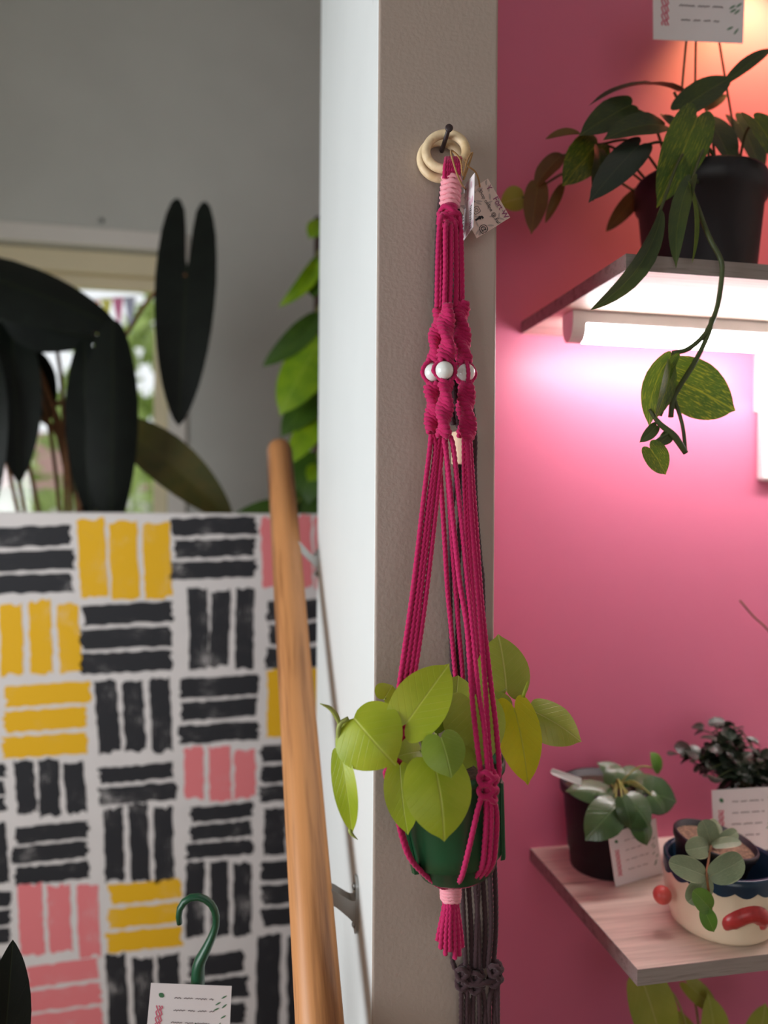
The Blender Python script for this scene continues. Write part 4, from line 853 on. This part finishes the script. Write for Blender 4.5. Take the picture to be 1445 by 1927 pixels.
ppl((1186, 1480), (1125, 1436), 40, 1.17, 1.19); ppl((1196, 1482), (1248, 1470), 42, 1.15, 1.15, nrm=(0.1, -0.6, 1)); ppl((1212, 1490), (1272, 1508), 62, 1.11, 1.10, nrm=(0.5, -1, 0.3))
ppl((1200, 1540), (1217, 1590), 46, 1.08, 1.065, nrm=(0.3, -1, 0.1)); ppl((1172, 1460), (1212, 1456), 34, 1.18, 1.18); ppl((1170, 1500), (1186, 1560), 34, 1.08, 1.07); ppl((1225, 1495), (1250, 1530), 46, 1.10, 1.09, nrm=(0.4, -1, 0.3))
ppl((1243, 1450), (1224, 1416), 28, 1.14, 1.14, 'hoyanew', nrm=(0.3, -1, 0.4)); ppl((1150, 1478), (1165, 1440), 36, 1.16, 1.18)
a = P(1094, 1472, 1.13); q = P(1040, 1452, 1.10)
B().prism([a + V(0, 0, -0.006), a + V(0, 0, 0.006), q + V(0, 0, 0.005), q + V(-0.004, 0, 0), q + V(0, 0, -0.005)], (0, 0.0012, 0)).build('plant_label', M['plasticwhite'], pp_)
c0_ = PZ(1158, 1669, zs_lo + 0.0005); c1_ = PZ(1246, 1644, zs_lo + 0.0005); c3_ = P(1144, 1571, c0_.y - 0.022); c2_ = P(1234, 1540, c1_.y - 0.026)
price_card((c3_, c2_, c1_, c0_), 'white price card leaning against the black nursery pot', 12, RW)

# ceramic face pot with the hoya
cb = PZ(1356, 1738, zs_lo); cb.z = zs_lo
ce = thing('ceramic_pot', cb, 'cream ceramic pot with navy scalloped rim and red lips', 'pot')
rr_ = 100 * mpp(cb + V(0, 0, 0.08)); hh_ = 0.094
def crad(z): return rr_ * (0.86 + 0.16 * math.sin(min(1, z / hh_ * 1.15) * math.pi * 0.62)) if z < hh_ else rr_
outer = [(rr_ * 0.72, 0.0), (rr_ * 0.80, 0.002)] + [(crad(hh_ * k / 12), hh_ * k / 12) for k in range(1, 13)]
body = B().lathe(outer + [(rr_ * 0.965, hh_ + 0.001), (rr_ * 0.93, hh_ - 0.004), (rr_ * 0.88, 0.03), (rr_ * 0.80, 0.012), (0.004, 0.010)], 56, cb).build('body', M['cream_glaze'], ce, True)
def scal(r, z, a, k): return (r, z - (0.006 * abs(math.sin(a * 8)) if k == 0 else 0))
ro = [(crad(hh_ * 0.80) + 0.0012, hh_ * 0.84), (crad(hh_ * 0.9) + 0.0014, hh_ * 0.92), (crad(hh_ * 0.99) + 0.0014, hh_), (rr_ * 0.97, hh_ + 0.0025), (rr_ * 0.925, hh_ - 0.002), (rr_ * 0.87, 0.032), (rr_ * 0.79, 0.0135), (0.006, 0.0125)]
B().lathe(ro, 96, cb, cap0=False, cap1=True, mod=scal).build('scalloped_rim', M['navy_glaze'], ce, True)
def on_pot(u, v, lift=0.0):
    """first hit of the pixel's ray with the pot's outer wall"""
    d = ray(u, v).normalized(); best = None
    for i in range(900):
        p = CAM + d * (0.80 + i * 0.0006); z = p.z - cb.z
        if 0 <= z <= hh_ and math.hypot(p.x - cb.x, p.y - cb.y) <= crad(z) + lift: return p
    return P(u, v, cb.y - rr_)
lip = [(1364, 1745), (1372, 1733), (1386, 1724), (1404, 1717), (1420, 1717), (1431, 1727), (1430, 1742)]
bb = B(); v, f = sweep([on_pot(u, v, -0.006) for u, v in lip], 0.0135, 0.003, n=14, taper=[0.45, 0.95, 1, 1, 1, 0.95, 0.6]); bb.add(v, f); bb.build('lips', M['red_glaze'], ce, True)
ear = P(1246, 1684, cb.y - 0.005)
B().lathe([(0.0125 * math.cos(t), 0.0125 * math.sin(t)) for t in np.linspace(-1.5, 1.5, 13)], 20, ear).build('ear', M['coral_glaze'], ce, True)
# hoya in its nursery pot, standing tilted in the ceramic pot
hc = P(1347, 1577, cb.y + 0.004); ht = Matrix.Rotation(math.radians(9), 3, FWD) @ Matrix.Rotation(math.radians(4), 3, 'X')
hr_ = 76 * mpp(hc); hl = min(0.088, (hc.z - cb.z - 0.014) * 0.93)
hy = thing('potted_hoya', hc + ht @ V(0, 0, -hl), 'trailing hoya with round silvery leaves in a nursery pot inside the ceramic pot', 'potted plant')
B().lathe([(hr_ * 0.62, -hl), (hr_ * 0.64, -hl + 0.002), (hr_ * 0.92, -0.012), (hr_ * 0.98, -0.010), (hr_, -0.002), (hr_ * 0.98, 0), (hr_ * 0.94, 0), (hr_ * 0.9, -0.02)], 40, hc, ht).build('pot', M['blackpot'], hy, True)
B().lathe([(0.002, -0.008), (hr_ * 0.93, -0.009)], 30, hc, ht, cap1=False).build('soil', noisy('bark_soil', lin(128, 104, 84), 0.95, 0.6, 240, bump=1.0, bscale=260), hy, True)
yh = hc.y - 0.03; yo = cb.y - rr_ - 0.014
def hyl(b, t, w, yb, yt, mat='hoya', **k):
    k.setdefault('nrm', (0, -1, 0.5)); k.setdefault('shape', 'oval'); return pleaf(hy, M[mat], b, t, w, yb, yt, arch=0.06, fold=0.12, n=16, rings=5, **k)
hyl((1352, 1583), (1388, 1566), 26, yh, yh + .01); hyl((1330, 1574), (1352, 1548), 34, yh + .015, yh + .03); hyl((1338, 1590), (1322, 1543), 44, yh, yh + .004, nrm=(-0.1, -1, 0.3)); hyl((1334, 1592), (1290, 1600), 40, yh - .004, yh - .01, nrm=(0, -1, 0.6)); hyl((1340, 1592), (1394, 1584), 24, yh - .006, yh - .01, nrm=(0.1, -0.6, 1))
hyl((1328, 1648), (1258, 1622), 44, yo + .004, yo + .004, nrm=(-0.1, -1, 0.5)); hyl((1334, 1650), (1398, 1616), 52, yo, yo + .002, nrm=(0.1, -1, 0.4)); hyl((1334, 1650), (1294, 1698), 46, yo + .008, yo + .006, nrm=(-0.2, -1, 0.1))
hyl((1338, 1712), (1304, 1676), 40, yo - .003, yo - .006, 'hoyanew', nrm=(-0.1, -1, 0.3)); hyl((1324, 1712), (1343, 1753), 32, yo - .003, yo - .004, 'hoyanew', shape='cordate', nrm=(-0.2, -1, 0.2))
tube('stem', [hc + ht @ V(-0.006, -0.01, -0.008)] + ppath([(1338, 1592, yh - .004), (1333, 1620, yh - .02), (1330, 1646, yo), (1334, 1680, yo), (1337, 1700, yo), (1338, 1714, yo - .002)]), 0.0016, M['brownstem'], hy, 8)
# bushy small-leaved plant at the right
yu = 1.150
ub = P(1432, 1590, yu); ub.z = zs_lo
bu = thing('potted_bushy_plant', ub, 'bushy plant with tiny dark glossy leaves at the right end of the lower shelf', 'potted plant')
ru = 78 * mpp(P(1432, 1540, yu)); hu = P(1432, 1500, yu).z - zs_lo
B().lathe([(ru * 0.72, 0), (ru * 0.74, 0.003), (ru * 0.93, hu - 0.016), (ru, hu - 0.014), (ru, hu), (ru * 0.95, hu), (ru * 0.9, hu - 0.02)], 36, ub).build('pot', M['blackpot'], bu, True)
B().lathe([(0.002, hu - 0.006), (ru * 0.94, hu - 0.01)], 28, ub, cap1=False).build('soil', M['soil'], bu, True)
rnd = random.Random(21); v, f, uv = leaf_mesh(V(1, 0, 0), V(0, 1, 0), V(0, 0, 1), V(0, 0, 0), 0.025, 0.019, 'oval', 0.08, 0.2, 0, 7, 2)
proto = None; core = ub + V(0, 0, hu)
for sidx in range(31):
    if sidx < 9: e = P(rnd.uniform(1272, 1345), rnd.uniform(1370, 1450), yu + rnd.uniform(-0.04, 0.03))
    else: e = P(rnd.uniform(1330, 1470), rnd.uniform(1352, 1480), yu + rnd.uniform(-0.09, 0.04))
    s0 = core + V(rnd.uniform(-0.04, 0.03), rnd.uniform(-0.03, 0.03), -0.006); mid = (s0 + e) / 2 + V(0, 0, 0.035)
    if e.y > 1.225: e.y = 1.225
    tube('twig', [s0, mid, e], 0.0012, M['darkstem'], bu, 5)
    for k in range(9):
        t = 0.35 + 0.65 * k / 8; p = s0 * (1 - t) ** 2 + mid * 2 * t * (1 - t) + e * t * t
        if proto is None: proto = mobj('leaf', [Vector(x) + root_loc(bu) for x in v], f, M['bush'], bu, True, uv); lo = proto
        else: lo = proto.copy(); C.objects.link(lo)
        lo.location = p - bu.location + V(rnd.uniform(-.004, .004), rnd.uniform(-.006, .004), rnd.uniform(-.004, .004)); lo.rotation_euler = (rnd.uniform(-0.9, 0.9), rnd.uniform(-0.9, 0.7), rnd.uniform(0, 6.28)); s_ = rnd.uniform(0.75, 1.25); lo.scale = (s_, s_, s_)
tube('shoot', [core + V(0.03, 0, -0.006)] + ppath([(1500, 1380, yu), (1500, 1270, yu), (1450, 1192, yu), (1418, 1160, yu), (1392, 1130, yu)]), 0.0016, M['brownstem'], bu, 6)
yk = 1.085
price_card((P(1339, 1487, yk), P(1462, 1480, yk), P(1462, 1598, yk - .004), P(1344, 1606, yk - .004)), 'white price card in front of the bushy dark-leaved plant', 13, RW)

# plant on the lowest shelf: lime leaves in darker olive, shade under the lower shelf put into their colour
lb = P(1330, 2000, 1.09); lb.z = zs_b
lw = thing('potted_lime_plant', lb, 'lime-leaved plant in the shade beneath the lower shelf', 'potted plant')
B().lathe([(0.050, 0), (0.052, 0.003), (0.068, 0.11), (0.072, 0.112), (0.072, 0.125), (0.068, 0.125), (0.064, 0.105)], 32, lb).build('pot', M['blackpot'], lw, True)
B().lathe([(0.002, 0.115), (0.067, 0.11)], 28, lb, cap1=False).build('soil', M['soil'], lw, True)
for b_, t_, w_, ya, yb2, mt in (((1210, 1850), (1250, 1990), 96, 1.04, 1.02, 'olive'), ((1292, 1850), (1350, 1905), 40, 1.10, 1.08, 'olive'), ((1345, 1960), (1332, 1872), 60, 1.06, 1.07, 'olive'), ((1420, 1970), (1440, 1890), 70, 1.08, 1.09, 'olive'), ((1290, 1980), (1270, 1900), 60, 1.12, 1.13, 'olive')):
    pleaf(lw, M[mt], b_, t_, w_, ya, yb2, stalk=lb + V(0, 0, 0.113), nrm=(0, -1, 0.4), n=16, rings=5)

# ------------------------------------------------------------------ hanging basket at lower left (hook, card, leaf show in the picture)
yg = 1.0
hb = P(372, 2250, yg)
bs = thing('hanging_basket', (hb.x, hb.y, hb.z - 0.14), 'green plastic hanging basket hook with a long dark leaf, in front of the painted panel', 'hanging basket')
B().lathe([(0.055, -0.14), (0.058, -0.137), (0.082, -0.01), (0.088, -0.008), (0.088, 0), (0.083, 0), (0.078, -0.02)], 36, hb).build('pot', M['greenpot'], bs, True)
B().lathe([(0.002, -0.012), (0.081, -0.014)], 28, hb, cap1=False).build('soil', M['soil'], bs, True)
tube('hook', ppath([(338, 1738, yg), (337, 1714, yg), (352, 1692, yg), (376, 1688, yg), (398, 1702, yg), (407, 1728, yg), (402, 1755, yg), (386, 1790, yg), (374, 1815, yg), (372, 1850, yg)]), 0.0062, M['greenhook'], bs, 10, taper=[0.8, 1, 1, 1, 1.05, 1.1, 1.2, 1.5, 1.9, 2.1], flat=0.7)
hook_base = P(372, 1850, yg)
for k in range(3):
    a = 2 * math.pi * k / 3 + 0.4; tube('wire', [hook_base, hook_base * 0.5 + (hb + V(0.084 * math.cos(a), 0.084 * math.sin(a), 0)) * 0.5 + V(0.012 * math.cos(a), 0.012 * math.sin(a), 0), hb + V(0.084 * math.cos(a), 0.084 * math.sin(a), -0.004)], 0.002, M['greenhook'], bs, 6)
pleaf(bs, M['darkleaf'], (2, 2040), (24, 1768), 84, 0.99, 1.0, nrm=(0.3, -1, 0.15), shape='lance', arch=0.04, fold=0.2, n=18, rings=5, stalk=[hb + V(-0.02, 0, -0.012), hb + V(-0.12, 0, 0.05)], stalk_mat=M['darkstem'], stalk_r=0.003)
for (b_, t_) in (((330, 2200), (240, 2080)), ((420, 2200), (520, 2090))):
    pleaf(bs, M['darkleaf'], b_, t_, 60, 1.0, 0.98, shape='lance', stalk=hb + V(0, 0, -0.012), stalk_mat=M['darkstem'])
price_card((P(284, 1850, yg - .018), P(436, 1856, yg - .018), P(430, 1985, yg - .018), P(272, 1978, yg - .018)), 'white price card on the green hanging basket hook', 14, RW)
st = thing('plant_stool', (hb.x, hb.y, 0), 'small wooden stool under the hanging basket', 'stool'); sz = hb.z - 0.14
B().lathe([(0.12, sz - 0.02), (0.125, sz - 0.017), (0.125, sz - 0.003), (0.12, sz)], 32, (hb.x, hb.y, 0)).build('seat', M['rail'], st)
for k in range(3):
    a = 2 * math.pi * k / 3; tube('leg', [(hb.x + 0.08 * math.cos(a), hb.y + 0.08 * math.sin(a), sz - 0.019), (hb.x + 0.115 * math.cos(a), hb.y + 0.115 * math.sin(a), 0.0)], 0.012, M['rail'], st, 10)

# ------------------------------------------------------------------ big dark-leaved plant behind the panel
yD = 2.35
db = P(150, 1300, yD + 0.05); dz = 0.45
dp = thing('potted_strap_leaf_plant', (db.x, db.y, dz), 'tall plant with long dark strap leaves in front of the window', 'potted plant')
B().lathe([(0.10, 0), (0.105, 0.004), (0.14, 0.24), (0.147, 0.243), (0.147, 0.26), (0.14, 0.26), (0.133, 0.23)], 36, (db.x, db.y, dz)).build('pot', M['blackpot'], dp, True)
B().lathe([(0.002, 0.245), (0.139, 0.242)], 28, (db.x, db.y, dz), cap1=False).build('soil', M['soil'], dp, True)
dc = V(db.x, db.y, dz + 0.24)
def dl(b, t, w, yb, yt, mat='darkleaf', shape='lance', mids=None, **k):
    s = [dc + V(random.uniform(-.03, .03), 0, 0)] + (ppath(mids) if mids else [P((b[0] + 150) / 2, (b[1] + 1000) / 2, yD)])
    k.setdefault('nrm', (0, -1, 0.2)); return pleaf(dp, M[mat], b, t, w, yb, yt, shape=shape, stalk=s, stalk_mat=M['brownstem'], stalk_r=0.006, n=20, rings=5, **k)
dl((352, 500), (336, 802), 112, yD - 0.02, yD - 0.05, shape='hastate', mids=[(165, 960, yD), (200, 720, yD), (262, 590, yD), (305, 540, yD)], arch=0.02, fold=0.1)
dl((-150, 490), (230, 622), 140, yD - 0.1, yD - 0.12, mids=[(20, 900, yD), (-60, 640, yD)], nrm=(0.1, -1, 0.5), arch=0.06, fold=-0.25)
dl((-60, 590), (190, 640), 100, yD - 0.05, yD - 0.05, mids=[(30, 880, yD), (-40, 680, yD)], nrm=(0.1, -1, -0.1), arch=0.05)
dl((212, 600), (208, 1030), 94, yD - 0.15, yD - 0.2, mids=[(150, 800, yD), (150, 640, yD)], nrm=(0.2, -1, 0.1), fold=-0.2)
dl((160, 640), (170, 985), 70, yD - 0.06, yD - 0.06, mids=[(120, 800, yD), (110, 650, yD)], fold=0.15)
dl((216, 790), (442, 985), 96, yD - 0.04, yD - 0.10, 'strapolive', mids=[(160, 980, yD), (185, 830, yD)], nrm=(0.2, -1, 0.3), fold=0.15)
dl((150, 800), (186, 985), 70, yD + 0.04, yD + 0.02, 'strapolive', mids=[(150, 980, yD)], fold=0.1)
dl((20, 600), (36, 912), 92, yD - 0.05, yD - 0.1, mids=[(100, 850, yD), (40, 660, yD)], nrm=(0.3, -1, 0), fold=0.2)
dl((-30, 640), (-20, 980), 90, yD - 0.1, yD - 0.14, mids=[(60, 900, yD), (-10, 700, yD)])
dl((60, 660), (88, 800), 80, yD + 0.05, yD + 0.05, mids=[(130, 900, yD), (80, 720, yD)], nrm=(-0.2, -1, 0.2))
for pts in ([(168, 985), (140, 880), (95, 800), (30, 768), (-40, 750)], [(150, 990), (128, 900), (90, 740), (35, 625)], [(158, 985), (152, 830), (120, 762), (98, 764)]): tube('stem', [dc] + [P(u, v, yD + 0.02) for u, v in pts], 0.0085, M['brownstem'], dp, 8)
pd = thing('plant_stand', (db.x, db.y, 0), 'wooden stand behind the painted panel under the strap-leaf plant', 'stand')
B().box((db.x - 0.17, db.y - 0.17, dz - 0.03), (db.x + 0.17, db.y + 0.17, dz), 0.004).build('top', M['rail'], pd)
for sx_ in (-1, 1):
    for sy_ in (-1, 1): B().box((db.x + sx_ * 0.14 - 0.018, db.y + sy_ * 0.14 - 0.018, 0), (db.x + sx_ * 0.14 + 0.018, db.y + sy_ * 0.14 + 0.018, dz - 0.029)).build('leg', M['rail'], pd)

# ------------------------------------------------------------------ bright climber between the panel and the partition
yE = 2.25
eb = P(600, 1300, yE + 0.05)
ep = thing('potted_climber', (eb.x, eb.y, 0.6), 'bright green climbing plant beside the partition, behind the painted panel', 'potted plant')
B().lathe([(0.07, 0), (0.074, 0.004), (0.10, 0.19), (0.106, 0.192), (0.106, 0.21), (0.10, 0.21), (0.094, 0.18)], 32, (eb.x, eb.y, 0.6)).build('pot', M['blackpot'], ep, True)
B().lathe([(0.002, 0.198), (0.099, 0.195)], 28, (eb.x, eb.y, 0.6), cap1=False).build('soil', M['soil'], ep, True)
ec = V(eb.x, eb.y, 0.79); top = P(618, 400, yE)
B().lathe([(0.024, 0), (0.024, top.z - ec.z)], 14, ec).build('moss_pole', noisy('moss_pole_fibre', lin(62, 40, 34), 0.95, 0.4, 120, bump=0.8), ep, True)
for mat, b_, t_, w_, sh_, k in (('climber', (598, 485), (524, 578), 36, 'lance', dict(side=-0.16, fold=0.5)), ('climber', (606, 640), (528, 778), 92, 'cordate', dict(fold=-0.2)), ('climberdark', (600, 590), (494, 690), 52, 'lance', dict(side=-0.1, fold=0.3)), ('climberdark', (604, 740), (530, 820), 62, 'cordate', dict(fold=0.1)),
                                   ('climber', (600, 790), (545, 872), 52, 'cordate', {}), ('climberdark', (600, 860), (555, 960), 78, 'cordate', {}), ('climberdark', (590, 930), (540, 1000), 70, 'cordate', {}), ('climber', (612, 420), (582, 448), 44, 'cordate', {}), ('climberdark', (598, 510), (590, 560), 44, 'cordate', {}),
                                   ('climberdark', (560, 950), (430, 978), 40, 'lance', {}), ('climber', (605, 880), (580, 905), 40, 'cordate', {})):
    yy = yE - random.uniform(0.02, 0.1); p0 = P(b_[0], b_[1], yy)
    pleaf(ep, M[mat], b_, t_, w_, yy, yy - 0.03, shape=sh_, stalk=[V(ec.x, ec.y - 0.02, p0.z + 0.01), (V(ec.x, ec.y - 0.02, p0.z + 0.03) + p0) / 2 + V(0, 0, 0.02)], stalk_r=0.004, nrm=(-0.3, -1, 0.3), n=16, rings=5, **k)
ps = thing('plant_stand', (eb.x, eb.y, 0), 'wooden stand behind the painted panel under the bright climber', 'stand')
B().box((eb.x - 0.13, eb.y - 0.13, 0.57), (eb.x + 0.13, eb.y + 0.13, 0.6), 0.004).build('top', M['rail'], ps)
for sx_ in (-1, 1):
    for sy_ in (-1, 1): B().box((eb.x + sx_ * 0.105 - 0.016, eb.y + sy_ * 0.105 - 0.016, 0), (eb.x + sx_ * 0.105 + 0.016, eb.y + sy_ * 0.105 + 0.016, 0.571)).build('leg', M['rail'], ps)
